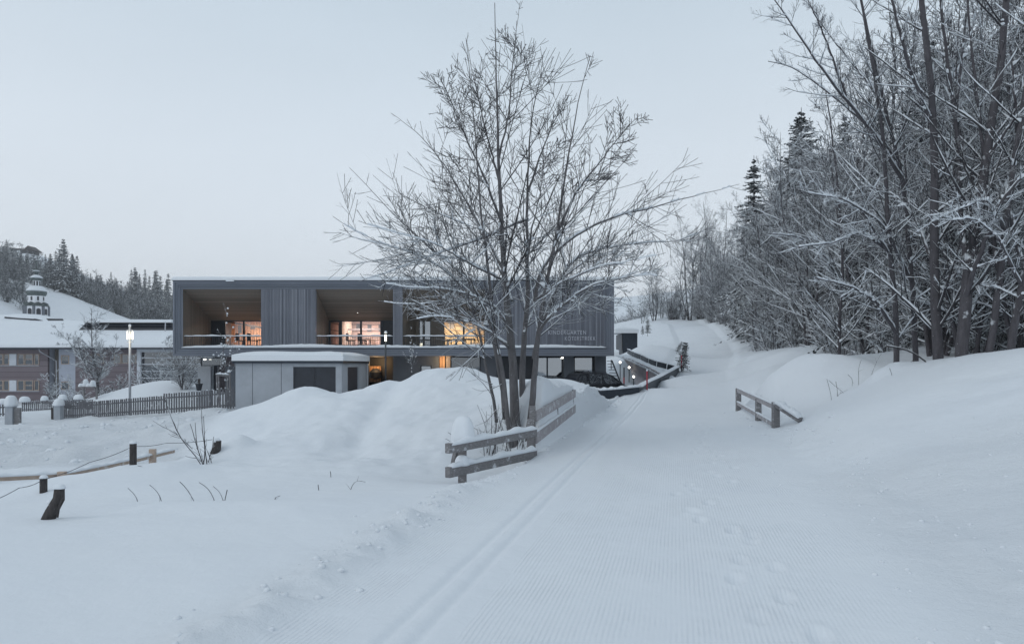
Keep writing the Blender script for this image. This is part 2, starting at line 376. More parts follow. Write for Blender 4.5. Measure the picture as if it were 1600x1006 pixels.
def terrain(x, y, attrs=False):
    x = np.asarray(x, float); y = np.asarray(y, float)
    z = rbf(x, y); s = x - PX(y)
    lanez = np.interp(y, [-60, 0, 12, 31], [0, 0, 0, -.08])
    ta = smst(13.5, 16, y); wl = smst(-3.7 + .35 * ta, -3.0 - .18 * ta, s) * (1 - smst(2.6, 4.2, s)) * (1 - smst(31, 38, y))
    z = z * (1 - wl) + lanez * wl
    # combed lane further up, a faint shelf
    wl2 = smst(-3.2, -2.2, s) * (1 - smst(2.2, 3.2, s)) * smst(36, 44, y) * (1 - smst(105, 120, y))
    z = z - .2 * wl2
    z = z + .16 * np.exp(-((s + 3.35) / .3) ** 2) * (.55 + .8 * vn(x, y, 2.2, 3)) * (1 - smst(10, 15, y)) * smst(-8, 0, y)
    z = z + .10 * np.exp(-((s + 3.0) / .28) ** 2) * (.6 + .9 * vn(x, y, 3, 3)) * smst(21, 24, y) * (1 - smst(34, 44, y))
    z = z + .07 * np.exp(-((s - 3.0 - .3 * vn(x, y, .3, 2)) / .3) ** 2) * (.5 + vn(x, y, 1.3, 3)) * (1 - smst(18, 22, y))
    for c in (-2.12, -1.88):
        gcol = np.exp(-((s - c) / .055) ** 2)
        z = z - .03 * gcol * (1 - smst(42, 52, y)) * smst(-3, 0, y)
    z = z + .012 * np.exp(-((s + 2.0) / .35) ** 2) * (1 - smst(60, 80, y))
    # gentle relief
    off = 1 - .85 * wl
    z = z + off * (.10 * vn(x, y, .22, 3) * np.clip(y / 20 + .3, .3, 1.6) + .02 * vn(x, y, 1.1, 3))
    z = z + .01 * vn(x, y, 2.1, 3)
    # lumpy drift left of the railing, lip of the near slope, drift behind the right railing
    md = smst(13, 16, y) * (1 - smst(26, 28, y)) * smst(-14, -11, x) * (1 - smst(.5, 1.2, x))
    z = z + md * (.17 * vn(x + 5, y, .42, 2) + .05 * vn(x, y, 1.5, 2) - .20 * np.exp(-((x + 4.0 + .3 * vn(y * .3, x * 0, 1, 1)) / .5) ** 2) * smst(15, 19, y) + .06 * vn(x, y, 2.6, 2))
    for gx, gy, gr, gh in ((-7.3, 24, 1.1, .30), (-5.8, 24.3, .7, -.18), (-3.0, 24.5, 1.2, .16), (-9.3, 22, 1.0, .18), (-6.2, 19, 1.3, .16), (-2.2, 20, 1.1, .14), (-8.5, 17.5, 1.2, .12), (11.3, 21.2, .45, .22), (11.9, 21.6, .4, .25), (10.9, 22.3, .6, .15), (12.7, 27.3, 1.3, .75), (-7.4, 17.8, .5, .28), (-7.1, 18.0, .3, .16)):
        z = z + gh * np.exp(-((x - gx) / gr) ** 2 - ((y - gy) / (gr * 1.2)) ** 2)
    yl = 10.2 - .12 * (x + 6) * (x < 0)
    z = z + .10 * np.exp(-((y - yl + .4 * vn(x, y * 0, .5, 2)) / .7) ** 2) * (1 - smst(-5.5, -3.9, s)) * smst(-5.8, -5.2, x)
    mr_ = np.exp(-((x - 13.2) / 2.6) ** 2 - ((y - 26) / 3.5) ** 2)
    z = z + mr_ * .22 * vn(x, y + 3, .55, 3) + .12 * np.exp(-((s - 7.5) / 1.6) ** 2 - ((y - 14) / 3) ** 2) * (1 + vn(x, y, .8, 3))
    # ploughed yard left: cloddy
    rough = smst(14.5, 20, y - .0 * x) * (1 - smst(44, 52, y)) * smst(-9.2, -11, x + .1 * (y - 20) - 0)
    rough = smst(0, 1.6, (-8.3 - .10 * (y - 16)) - x) * smst(17, 20, y + .25 * (x + 12)) * (1 - smst(44, 55, y))
    z = z + rough * (.26 * vn(x, y, .8, 3) + .10 * vn(x, y, 2.2, 2))
    rgt = smst(1.4, 3.0, s) * (1 - smst(6, 8, s)) * (1 - smst(11, 14, y)) * smst(1, 4, y)
    z = z + rgt * .05 * vn(x, y, 1.4, 4)
    # big heaps in the school yard
    z = z + 2.3 * np.exp(-((x + 29.5) / 5.5) ** 2 - ((y - 58) / 4) ** 2) + .2 * np.exp(-((x + 34) / 3) ** 2 - ((y - 56) / 3) ** 2)
    for ps, py_, dp in PRINTS:
        m = (np.abs(y - py_) < .5) & (np.abs(s - ps) < .5)
        if m.any():
            r2 = ((s[m] - ps) / .075) ** 2 + ((y[m] - py_) / .14) ** 2
            z[m] += -dp * np.exp(-r2 ** 1.5) + dp * .35 * np.exp(-((np.sqrt(r2) - 1.5) / .4) ** 2)
    if attrs:
        groom = wl * smst(-3.1, -2.9, s) * (1 - smst(-2.45, -2.4, s) * (1 - smst(-1.62, -1.56, s))) * (1 - smst(.9, 2.6, s + .5 * vn(x, y, .4, 2))) * (1 - smst(40, 60, y))
        rg = np.clip(rough + .35 * rgt + .3 * np.exp(-((s + 3.4) / .5) ** 2) * (1 - smst(10, 15, y)) + .25 * np.exp(-((s + 3.2) / 1.0) ** 2) * smst(14, 20, y) * (1 - smst(34, 44, y)), 0, 1)
        return z, s, groom, rg
    return z
def TZ(x, y): return float(terrain(np.array([x]), np.array([y]))[0])
def make_ground():
    cols = list(np.arange(-2.4, -1.6, .015))
    st = .03; p = -1.6
    while p < 900:
        cols.append(p); p += st
        st = .035 if p < 1.6 else min(max(.04, (p - 1.6) * .011 + .035), 12)
    p = -2.4; st = .03; L = []
    while p > -900:
        p -= st; st = .035 if p > -4.2 else min(max(.04, (-4.2 - p) * .011 + .035), 12)
        L.append(p)
    cols = np.array(sorted(L + cols))
    rows = list(np.arange(-60, 0, 3.0)); p = 0
    while p < 1100:
        rows.append(p); p += .35 if p < 3 else max(.045, .0062 * p)
    rows = np.array(rows)
    S, Yg = np.meshgrid(cols, rows); Xg = S + PX(Yg)
    z, s, g, r = terrain(Xg, Yg, True)
    V = np.stack([Xg, Yg, z], -1).reshape(-1, 3); nr, nc = S.shape
    idx = np.arange(nr * nc).reshape(nr, nc)
    Fq = np.stack([idx[:-1, :-1], idx[:-1, 1:], idx[1:, 1:], idx[1:, :-1]], -1).reshape(-1, 4)
    me = quick_mesh("snow_ground", V, Fq, M['ground'])
    for nm, a in (("lane", s), ("groomed", g), ("rough", r)):
        at = me.attributes.new(nm, 'FLOAT', 'POINT'); at.data.foreach_set("value", a.ravel().astype(np.float32))
    o = link("snow_ground", me); tag(o, kind="structure"); print("ground verts", len(V))
make_ground()

# ------------------------------------------------------------------ snow lying on things
def snow_strip(mb, p0, p1, wd, hg, seed=0, n=14, taper=True, sag=0):
    """bumpy half-round snow lying on a bar; p0,p1 are top-centre points"""
    rnd = random.Random(seed); p0 = Vector(p0); p1 = Vector(p1); d = (p1 - p0).normalized()
    a = Vector((d.y, -d.x, 0)).normalized(); m = 9; vs = []
    ph = rnd.random() * 9
    for i in range(n + 1):
        t = i / n; p = p0.lerp(p1, t)
        k = .75 + .35 * math.sin(ph + t * 9) * math.sin(ph * 2 + t * 23) + rnd.uniform(-.08, .08)
        if taper: k *= min(1, .25 + 3.5 * min(t, 1 - t) * n / 8)
        for j in range(m):
            u = math.pi * j / (m - 1); c = math.cos(u); s_ = math.sin(u)
            vs.append(p + a * (c * wd / 2 * (1 + .08 * k)) + Vector((0, 0, max(0, s_) ** .7 * hg * k - (.01 if j in (0, m - 1) else 0) + sag * math.sin(math.pi * t))))
    fs = [(i * m + j, i * m + j + 1, (i + 1) * m + j + 1, (i + 1) * m + j) for i in range(n) for j in range(m - 1)]
    fs += [tuple(range(m))[::-1], tuple(n * m + j for j in range(m))]
    fs += [(i * m + m - 1, i * m, (i + 1) * m, (i + 1) * m + m - 1) for i in range(n)]
    mb.add(vs, fs)
def snow_dome(mb, c, rx, ry, h, seed=0, n=18, m=8, drop=0, sq=2.0):
    rnd = random.Random(seed); vs = []; c = Vector(c)
    for i in range(m):
        u = i / m * math.pi / 2
        for k in range(n):
            t = 2 * math.pi * k / n
            ct, st = math.cos(t), math.sin(t)
            sc_ = (abs(ct) ** sq + abs(st) ** sq) ** (-1 / sq)
            wob = 1 + .07 * math.sin(3 * t + seed) + .04 * math.sin(5 * t + 2 * seed)
            r = math.cos(u) ** .65 * wob * sc_
            vs.append(c + Vector((rx * r * ct, ry * r * st, h * math.sin(u) - (drop if i == 0 else 0))))
    vs.append(c + Vector((0, 0, h)))
    fs = [(i * n + k, i * n + (k + 1) % n, (i + 1) * n + (k + 1) % n, (i + 1) * n + k) for i in range(m - 1) for k in range(n)]
    fs += [((m - 1) * n + k, (m - 1) * n + (k + 1) % n, m * n) for k in range(n)] + [tuple(range(n))[::-1]]
    mb.add(vs, fs)
def snow_slab(mb, x0, x1, y0, y1, z, h, seed=0, nx=30, ny=10, edge=.25):
    """snow lying on a flat roof: rounded edges, gentle lumps"""
    vs = []
    for j in range(ny + 1):
        for i in range(nx + 1):
            u, v = i / nx, j / ny
            u = .5 - .5 * math.cos(math.pi * u); v = .5 - .5 * math.cos(math.pi * v)
            x = x0 + (x1 - x0) * u; y = y0 + (y1 - y0) * v
            e_ = min(x - x0, x1 - x, y - y0, y1 - y)
            k = 1 - (1 - min(1, e_ / edge)) ** 2.2 if edge else 1
            hh = h * (.62 + .38 * k) * (1 + .10 * float(vn(x + seed, y, .5, 2))) if k > 0.001 else h * .55
            if e_ < 1e-6: hh = h * .5
            vs.append((x, y, z + hh))
    n0 = nx + 1
    fs = [(j * n0 + i, j * n0 + i + 1, (j + 1) * n0 + i + 1, (j + 1) * n0 + i) for j in range(ny) for i in range(nx)]
    ring = [i for i in range(nx + 1)] + [j * n0 + nx for j in range(1, ny + 1)] + [ny * n0 + i for i in range(nx - 1, -1, -1)] + [j * n0 for j in range(ny - 1, 0, -1)]
    b = len(vs)
    for r_ in ring:
        x, y, _z = vs[r_]; vs.append((x, y, z))
    q = len(ring)
    fs += [(ring[k], b + k, b + (k + 1) % q, ring[(k + 1) % q]) for k in range(q)] + [tuple(b + k for k in range(q))]
    mb.add(vs, fs)

# ------------------------------------------------------------------ kindergarten
BY = 43.0
def build_kindergarten():
    k = BY / F
    root = empty("kindergarten", (X(615, BY), BY, 0), "long two storey grey timber building with three lit loggias and a snowy flat roof", "building")
    xL, xR = X(272, BY), X(959, BY); zT, zB = Zz(438.5, BY), Zz(556, BY)
    D = 13.0
    # nested frame of stepped boards around the front
    f = MB(); fv = MB(); fv2 = MB(); st = 4; fw = .54
    xl, xr, zt, zb = xL, xR, zT, zB
    for i in range(st):
        y0 = BY - .16 + i * .05; w_ = fw / st
        f.box(xl, xr, y0, BY + .3, zt - w_, zt); f.box(xl, xr, y0, BY + .3, zb, zb + w_)
        fv.box(xl, xl + w_, y0, BY + .3, zb + w_ + .001, zt - w_ - .001); fv2.box(xr - w_, xr, y0, BY + .3, zb + w_ + .001, zt - w_ - .001)
        xl += w_; xr -= w_; zt -= w_; zb += w_
    f.build("frame", M['frame'], root); fv.build("upright_frame", M['framev'], root); fv2.build("upright_frame", M['framev'], root)
    zi0, zi1 = zb, zt   # inner field
    s = MB(); s.box(xL + .02, xR - .02, BY + .301, BY + D, zB + .02, zB + .3); s.box(xL + .02, xR - .02, BY + .301, BY + D, zT - .3, zT - .02)
    s.box(xL + .02, xL + .25, BY + .301, BY + D, zB + .3, zT - .3); s.box(xR - .25, xR - .02, BY + .301, BY + D, zB + .3, zT - .3)
    s.box(xL + .25, xR - .25, BY + D - .2, BY + D, zB + .3, zT - .3)
    s.build("outer_wall", M['clad'], root)
    # cladding panels between the loggias
    def panel(px0, px1, name="cladding_panel"):
        p = MB(); x0, x1 = X(px0, BY), X(px1, BY); p.box(x0, x1, BY + .02, BY + .3, zi0, zi1)
        rnd = random.Random(px0); x = x0
        while x < x1 - .05:
            wd = rnd.uniform(.05, .075); p.box(x, min(x + wd, x1), BY + .02 - rnd.uniform(.015, .05), BY + .02 - .001, zi0, zi1); x += wd + .012
        p.build(name, M['clad'], root)
    panel(408, 493); panel(614, 629, "cladding_pillar"); panel(758, 946.5)
    # loggias: splayed funnels
    zc_back = None
    LG = [(285.5, 408, 330, 408, 4.0), (493, 614, 514, 615, 3.6), (629, 758, 650, 757, 3.6)]
    for n, (a, b_, c, d, dep) in enumerate(LG):
        yb = BY + dep; x0, x1 = X(a, BY), X(b_, BY); X0, X1 = X(c, yb), X(d, yb) + (.3 if n == 0 else 0)
        if n == 0: X1 = x1 + .2
        z0, z1 = zi0, zi1; Z0, Z1 = zi0 + .05, Zz(501, yb)
        lg = MB(); lg.add([(x0, BY + .05, z1), (x1, BY + .05, z1), (X1, yb, Z1), (X0, yb, Z1), (x0, BY + .05, z1 + .15), (x1, BY + .05, z1 + .15), (X1, yb, Z1 + .15), (X0, yb, Z1 + .15)],
               [(0, 1, 2, 3), (7, 6, 5, 4), (0, 4, 5, 1), (3, 2, 6, 7), (0, 3, 7, 4), (1, 5, 6, 2)])
        lg.build("loggia_ceiling", M['brown'], root)
        sd = MB()
        sd.add([(x0, BY + .05, z0), (X0, yb, Z0), (X0, yb, Z1), (x0, BY + .05, z1), (x0 - .1, BY + .05, z0), (X0 - .1, yb, Z0), (X0 - .1, yb, Z1), (x0 - .1, BY + .05, z1)],
               [(0, 1, 2, 3), (7, 6, 5, 4), (0, 3, 7, 4), (1, 5, 6, 2), (0, 4, 5, 1), (3, 2, 6, 7)])
        sd.build("loggia_side_wall", M['brownv'], root); sd = MB()
        sd.add([(x1, BY + .05, z0), (X1, yb, Z0), (X1, yb, Z1), (x1, BY + .05, z1), (x1 + .1, BY + .05, z0), (X1 + .1, yb, Z0), (X1 + .1, yb, Z1), (x1 + .1, BY + .05, z1)],
               [(3, 2, 1, 0), (4, 5, 6, 7), (4, 7, 3, 0), (2, 6, 5, 1), (1, 5, 4, 0), (7, 6, 2, 3)])
        sd.build("loggia_side_wall", M['brownv'], root)
        fl = MB(); fl.box(x0 - .1, x1 + .1, BY + .06, yb, z0 - .1, z0 + .03); fl.build("loggia_floor", M['concrete'], root)
        # back wall with openings
        ops = {0: [(330.5, 350, 'd'), (351.5, 380.4, 'w'), (381.6, 410, 'w')],
               1: [(515.5, 530, 'y'), (533.5, 563.4, 'w'), (564.6, 595, 'w'), (597, 614.5, 'k')],
               2: [(655, 661, 'b'), (663, 673, 'b'), (693.5, 724, 'w'), (725, 757, 'w')]}[n]
        bw = MB(); cur = X0
        for (p, q, kind) in ops:
            px0, px1 = X(p, yb), X(q, yb); bw.box(cur, px0, yb, yb + .15, Z0, Z1 + .1); cur = px1
            bw.box(px0, px1, yb, yb + .15, Z1 - (.02 if kind != 'y' else .1), Z1 + .1)
        bw.box(cur, X1 + .1, yb, yb + .15, Z0, Z1 + .1)
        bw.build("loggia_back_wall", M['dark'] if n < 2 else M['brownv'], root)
        for (p, q, kind) in ops:
            px0, px1 = X(p, yb), X(q, yb); g = MB(); g.box(px0 + .03, px1 - .03, yb + .05, yb + .07, Z0, Z1)
            fr = MB(); t = .035
            fr.box(px0, px0 + t, yb - .02, yb + .1, Z0, Z1 - .02); fr.box(px1 - t, px1, yb - .02, yb + .1, Z0, Z1 - .02); fr.box(px0 + t, px1 - t, yb - .02, yb + .1, Z1 - .02 - t, Z1 - .02)
            fo = fr.build("glass_door" if kind in 'ydbk' else "window", M['metal'], root)
            g.build("pane", {'w': M['glassc'], 'y': M['glassc'], 'd': M['dark'], 'k': M['dark'], 'b': M['glassr']}[kind], fo)
        # lit room behind
        xa, xb = X0 - .4, X1 + .3; ya, yd = yb + .16, yb + 4.2
        rm = MB(); zf, zc = zi0 + .05, Z1 + .35
        def wallq(vs): rm.add(vs, [(0, 1, 2, 3)])
        rm.box(xa - .1, xa, ya, yd, zf, zc); rm.box(xb, xb + .1, ya, yd, zf, zc); rm.box(xa, xb, yd, yd + .1, zf, zc)
        rm.box(xa, xb, ya, yd, zf - .1, zf); rm.box(xa, xb, ya, yd, zc, zc + .1)
        rmo = rm.build("lit_room", (M['warm'], M['pinkroom'], MWY)[n], root)
        fu = MB(); rr = random.Random(n + 5)
        if n == 1:
            xs = X(531.7, yb); fu.box(xs - .04, xs + .04, ya, yd - 1, zf, zc)
        for i in range(5 if n else 3):
            x = rr.uniform(X(p if False else {0: 362, 1: 540, 2: 700}[n], yb), X({0: 404, 1: 590, 2: 750}[n], yb)); y = rr.uniform(ya + .6, yd - .8)
            fu.box(x - .35, x + .35, y - .25, y + .25, zf + .62, zf + .67)
            for sx in (-.3, .3):
                for sy in (-.2, .2): fu.box(x + sx - .02, x + sx + .02, y + sy - .02, y + sy + .02, zf, zf + .62)
        fu.build("table", M['fresh'] if n == 1 else M['darkwood'], rmo)
        for i in range(6):
            pc = MB(); x = xa + (xb - xa) * (i + .6) / 6.2; zz = zf + rr.uniform(1.2, 1.7); pc.box(x, x + rr.uniform(.15, .4), yd - .03, yd - .005, zz, zz + rr.uniform(.25, .6))
            pc.build("wall_picture", M['plaster'] if n < 2 else M['pink'], rmo)
        if n < 2:
            bm_ = MB(); bm_.bar((X(352, yb + 2), yb + 2, Zz(502, yb + 2)) if n == 0 else (X(533, yb + 2), yb + 2, Zz(515, yb + 2)), (X(410, yb + 2), yb + 2, Zz(512, yb + 2)) if n == 0 else (X(595, yb + 2), yb + 2, Zz(514, yb + 2)), .12, .12)
            bm_.build("room_beam", M['darkwood'] if n == 0 else M['pink'], rmo)
        L = bpy.data.lights.new("room_light", 'AREA'); L.energy = {0: 230, 1: 170, 2: 200}[n]; L.size = 1.6; L.color = {0: (1, .83, .68), 1: (1, .84, .74), 2: (1, .86, .60)}[n]
        lo = bpy.data.objects.new("room_light", L); C.objects.link(lo); lo.location = ((xa + xb) / 2, (ya + yd) / 2, zc - .12); lo.parent = rmo
        lb = MB(); lb.lathe([(.16, 0), (.2, .03), (.2, .08)], 12, ((xa + xb) / 2 + .3, ya + 1.3, zc - .1)); lb.build("ceiling_lamp", M['lamp'], rmo)
        # downlight
        dx, dz, dy = {0: (374, 490, yb - .9), 1: (559, 489, yb - .9), 2: (640, 500, yb - .7)}[n]
        if n < 2:
            dl = MB(); p = W(dx, dz, dy); dl.lathe([(.05, 0), (.06, .02), (.06, .06)], 10, (p.x, p.y, p.z)); dl.build("downlight", M['spot'], root)
        # railing
        rl = MB(); zr = Zz(525, BY + .15); za = zi0 + .12
        rl.box(x0 + .02, x1 - .02, BY + .1, BY + .15, zr - .04, zr); rl.box(x0 + .02, x1 - .02, BY + .1, BY + .15, za, za + .03)
        x = x0 + .1
        while x < x1 - .05:
            rl.box(x - .009, x + .009, BY + .115, BY + .133, za + .03, zr - .04); x += .115
        ro = rl.build("balustrade", M['metal'], root)
        sn = MB(); snow_strip(sn, (x0 + .03, BY + .125, zr), (x1 - .03, BY + .125, zr), .07, .085, n, 60); sn.build("snow_on_railing", M['snow'], ro, True)
        for i in range(2 if n < 2 else 1):
            ch = MB(); cx = X({0: 376, 1: 548, 2: 700}[n] + i * 18, BY + 1.6); cy = BY + 1.6
            ch.box(cx - .25, cx + .25, cy - .25, cy + .25, zi0 + .45, zi0 + .5); ch.box(cx - .25, cx - .2, cy - .25, cy + .25, zi0 + .5, zi0 + .95)
            for sx in (-.22, .2):
                for sy in (-.22, .2): ch.box(cx + sx, cx + sx + .03, cy + sy, cy + sy + .03, zi0 + .03, zi0 + .4501)
            cho = ch.build("terrace_chair", M['dark'])
            tag(cho, {(0, 0): "left dark chair behind the railing of the leftmost loggia", (0, 1): "right dark chair behind the railing of the leftmost loggia", (1, 0): "left dark chair behind the railing of the middle loggia", (1, 1): "right dark chair behind the railing of the middle loggia", (2, 0): "dark chair behind the railing of the loggia beside the big tree"}[(n, i)], "chair", "chairs on the loggias")
    # snow on the ledge below the field and on the roof
    sn = MB(); snow_strip(sn, (X(285, BY), BY + .0, zi0 - .02), (X(947, BY), BY + .0, zi0 - .02), .30, .22, 4, 160)
    sn.build("snow_on_ledge", M['snow'], root, True)
    sn = MB(); snow_slab(sn, xL - .08, xR + .05, BY - .22, BY + D, zT, .24, 3, 120, 14, .1); sn.build("snow_on_roof", M['snow'], root, True)
    ed = MB(); ed.box(xL - .05, xR + .04, BY - .19, BY + D, zT - .03, zT - .002); ed.build("roof_edge", M['metal'], root)
    # ground floor
    gy = BY + 2.2; zg = -1.0; zt = zB + .018
    def gbox(px0, px1, py0=None, mat='plaster', name="ground_floor_wall", y0=gy, y1=None):
        b = MB(); b.box(X(px0, y0), X(px1, y0), y0, (y1 or y0 + .3), zg, zt if py0 is None else Zz(py0, y0)); return b.build(name, M[mat], root)
    gbox(309, 329, 573, 'concrete'); gbox(352, 372, 572, 'plaster'); gbox(366, 420, None, 'plasterl', y0=gy + .4)
    gbox(614, 657.5); gbox(674.5, 686); b = MB(); b.box(X(657.5, gy), X(674.5, gy), gy, gy + .3, Zz(571, gy), zt); b.build("ground_floor_wall", M['plaster'], root); b = MB(); b.box(X(657.5, gy), X(674.5, gy), gy, gy + .3, zg, Zz(602, gy)); b.build("ground_floor_wall", M['plaster'], root)
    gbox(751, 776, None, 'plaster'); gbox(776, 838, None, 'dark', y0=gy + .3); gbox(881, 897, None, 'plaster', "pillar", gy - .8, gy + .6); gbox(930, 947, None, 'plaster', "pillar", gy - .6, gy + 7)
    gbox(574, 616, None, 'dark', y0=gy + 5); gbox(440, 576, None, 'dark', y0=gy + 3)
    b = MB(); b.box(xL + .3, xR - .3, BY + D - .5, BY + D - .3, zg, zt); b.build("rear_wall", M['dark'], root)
    def pane(px0, px1, py0, py1, mat, y=gy + .1, name="window"):
        fr = MB(); x0, x1, z0, z1 = X(px0, y), X(px1, y), Zz(py1, y), Zz(py0, y); t = .05
        fr.box(x0, x0 + t, y - .05, y + .08, z0, z1); fr.box(x1 - t, x1, y - .05, y + .08, z0, z1); fr.box(x0 + t, x1 - t, y - .05, y + .08, z1 - t, z1); fr.box(x0 + t, x1 - t, y - .05, y + .08, z0, z0 + t)
        o = fr.build(name, M['metal'], root); g = MB(); g.box(x0 + t, x1 - t, y, y + .02, z0 + t, z1 - t); g.build("pane", M[mat], o); return o
    pane(314, 351.5, 559, 571.5, 'glass'); pane(657.5, 674.5, 571, 602, 'glassr', gy + .02)
    pane(839, 855, 558, 640, 'glassr', gy + .3); pane(855, 881, 558, 640, 'glassr', gy + .3); pane(897, 930, 558, 640, 'glassr', gy + .3)
    pane(704.5, 750.5, 557.5, 640, 'glass', gy + .2)
    wd = MB(); wd.box(X(687, gy), X(695, gy), gy, gy + .2, zg, zt); wd.build("lit_wooden_door", M['warm'], root)
    wd = MB(); wd.box(X(696.5, gy), X(703.5, gy), gy + .05, gy + .2, zg, zt); wd.build("door_leaf", M['fresh'], root)
    L = bpy.data.lights.new("entrance_light", 'POINT'); L.energy = 22; L.color = (1, .68, .35); L.shadow_soft_size = .1
    lo = bpy.data.objects.new("entrance_light", L); C.objects.link(lo); lo.location = (X(691, gy - .6), gy - .6, zt - .35); lo.parent = root; lo.matrix_parent_inverse = Matrix.Translation(root.location).inverted()
    # small lit play room seen through a gap
    pr = MB(); y = gy + 4.6; pr.box(X(577, y), X(595, y), y, y + .1, Zz(597, y), Zz(572, y)); pr.build("lit_play_room_wall", M['warm'], root)
    pc = MB(); pc.lathe([(.2, 0), (.45, .15), (.5, .5), (.2, .75)], 12, (X(587, y - .4), y - .4, Zz(592, y))); pc.build("play_seat", M['dark'], root)
    L = bpy.data.lights.new("play_room_light", 'POINT'); L.energy = 70; L.color = (1, .62, .3); L.shadow_soft_size = .15
    lo = bpy.data.objects.new("play_room_light", L); C.objects.link(lo); lo.location = (X(588, y - 1.2), y - 1.2, Zz(566, y)); lo.parent = root; lo.matrix_parent_inverse = Matrix.Translation(root.location).inverted()
    for (px, py) in ((320, 562.5), (879, 560)):
        d = MB(); p = W(px, py, gy - .3); d.lathe([(.07, 0), (.08, .03), (.08, .08)], 10, tuple(p)); d.build("soffit_lamp", M['spot'], root)
    # icicle-like drips and vent on the roof edge
    v = MB(); v.box(X(356, BY), X(368, BY), BY - .32, BY - .2, zT - .08, zT + .06); v.build("snow_guard", M['snow'], root)
    # writing
    for txt, px, py in (("KINDERGARTEN", 856, 518), ("KÖTERSTREKK", 882, 527.5)):
        cu = bpy.data.curves.new("sign_lettering", 'FONT'); cu.body = txt; cu.size = .36; cu.extrude = .012; cu.space_character = 1.18
        to = bpy.data.objects.new("tmp", cu); C.objects.link(to); dg = bpy.context.evaluated_depsgraph_get(); me = bpy.data.meshes.new_from_object(to.evaluated_get(dg))
        bpy.data.objects.remove(to); xs = [v.co.x for v in me.vertices]; wtar = {856: 59, 882: 48}[px] * BY / F; kx = wtar / (max(xs) - min(xs))
        o = link("sign_lettering", me); me.materials.clear(); me.materials.append(M['letters'])
        o.matrix_world = Matrix.Translation((X(px, BY), BY - .07, Zz(py + 4.5 - 4.5, BY) - .18)) @ Matrix.Rotation(R(90), 4, 'X') @ Matrix.Diagonal((kx, 1.0, 1, 1))
        o.parent = root; o.matrix_parent_inverse = Matrix.Translation(root.location).inverted()
        o["label"] = "row of small pale letters reading " + txt
    return root
MWY = slat_mat("yellow_lit_room", ((.62, .45, .26), (.72, .55, .34), (.78, .62, .42)), .35, 2); M['wy'] = MWY
build_kindergarten()

# ------------------------------------------------------------------ concrete shed in front
def build_shed():
    Y = 36.0; x0, x1 = X(368, Y), X(534, Y); d = 3.0; x2 = x1; zt = Zz(567.5, Y); zb = -1.2
    root = empty("concrete_shed", (x0, Y, zb), "low pale concrete shed with dark double door and thick snow on its flat roof", "shed")
    yb = Y * 1.0
    # side wall runs back so that it shows to x=571
    xs = X(534, Y); ys = Y + 6.2
    b = MB()
    def wall(p0, p1, q0, q1):
        b.box(X(p0, Y), X(p1, Y), Y, Y + .2, q0, q1)
    wall(368, 458, zb, zt); wall(458, 524.5, Zz(573, Y), zt); wall(524.5, 534, zb, zt)
    b.box(x0, x0 + .2, Y + .2, ys, zb, zt); b.box(x0, xs, ys, ys + .2, zb, zt)
    b.box(xs - .2, xs, Y + .2, Y + 1.3, zb, zt); b.box(xs - .2, xs, Y + 1.3, Y + 4.0, Zz(573.5, Y + 2), zt); b.box(xs - .2, xs, Y + 4.0, ys, zb, zt)
    b.build("concrete_wall", M['concrete'], root)
    j = MB()
    for px in (394.5, 439.5): j.box(X(px, Y) - .012, X(px, Y) + .012, Y - .003, Y - .001, zb, zt)
    j.build("panel_joint", M['dark'], root)
    dr = MB(); dr.box(X(458.5, Y), X(491, Y), Y + .08, Y + .14, zb, Zz(573.3, Y)); dr.build("door", M['dark'], root)
    dr = MB(); dr.box(X(491.6, Y), X(524, Y), Y + .08, Y + .14, zb, Zz(573.3, Y)); do = dr.build("door", M['dark'], root)
    dr = MB(); dr.box(xs - .14, xs - .08, Y + 1.3, Y + 4.0, zb, Zz(573.5, Y + 2)); dr.build("side_door", M['dark'], root)
    rf = MB(); rf.box(x0 - .12, xs + .1, Y - .15, ys + .25, zt, zt + .13); rf.build("roof", M['metal'], root)
    sn = MB(); snow_slab(sn, x0 - .13, xs + .12, Y - .2, ys + .3, zt + .13, .52, 9, 60, 26, 1.3); sn.build("snow_on_roof", M['snow'], root, True)
    dp = MB(); dp.tube([(xs + .12, ys - .3, zt), (xs + .12, ys - .3, zb)], .04, 8); dp.build("downpipe", M['galv'], root)
build_shed()

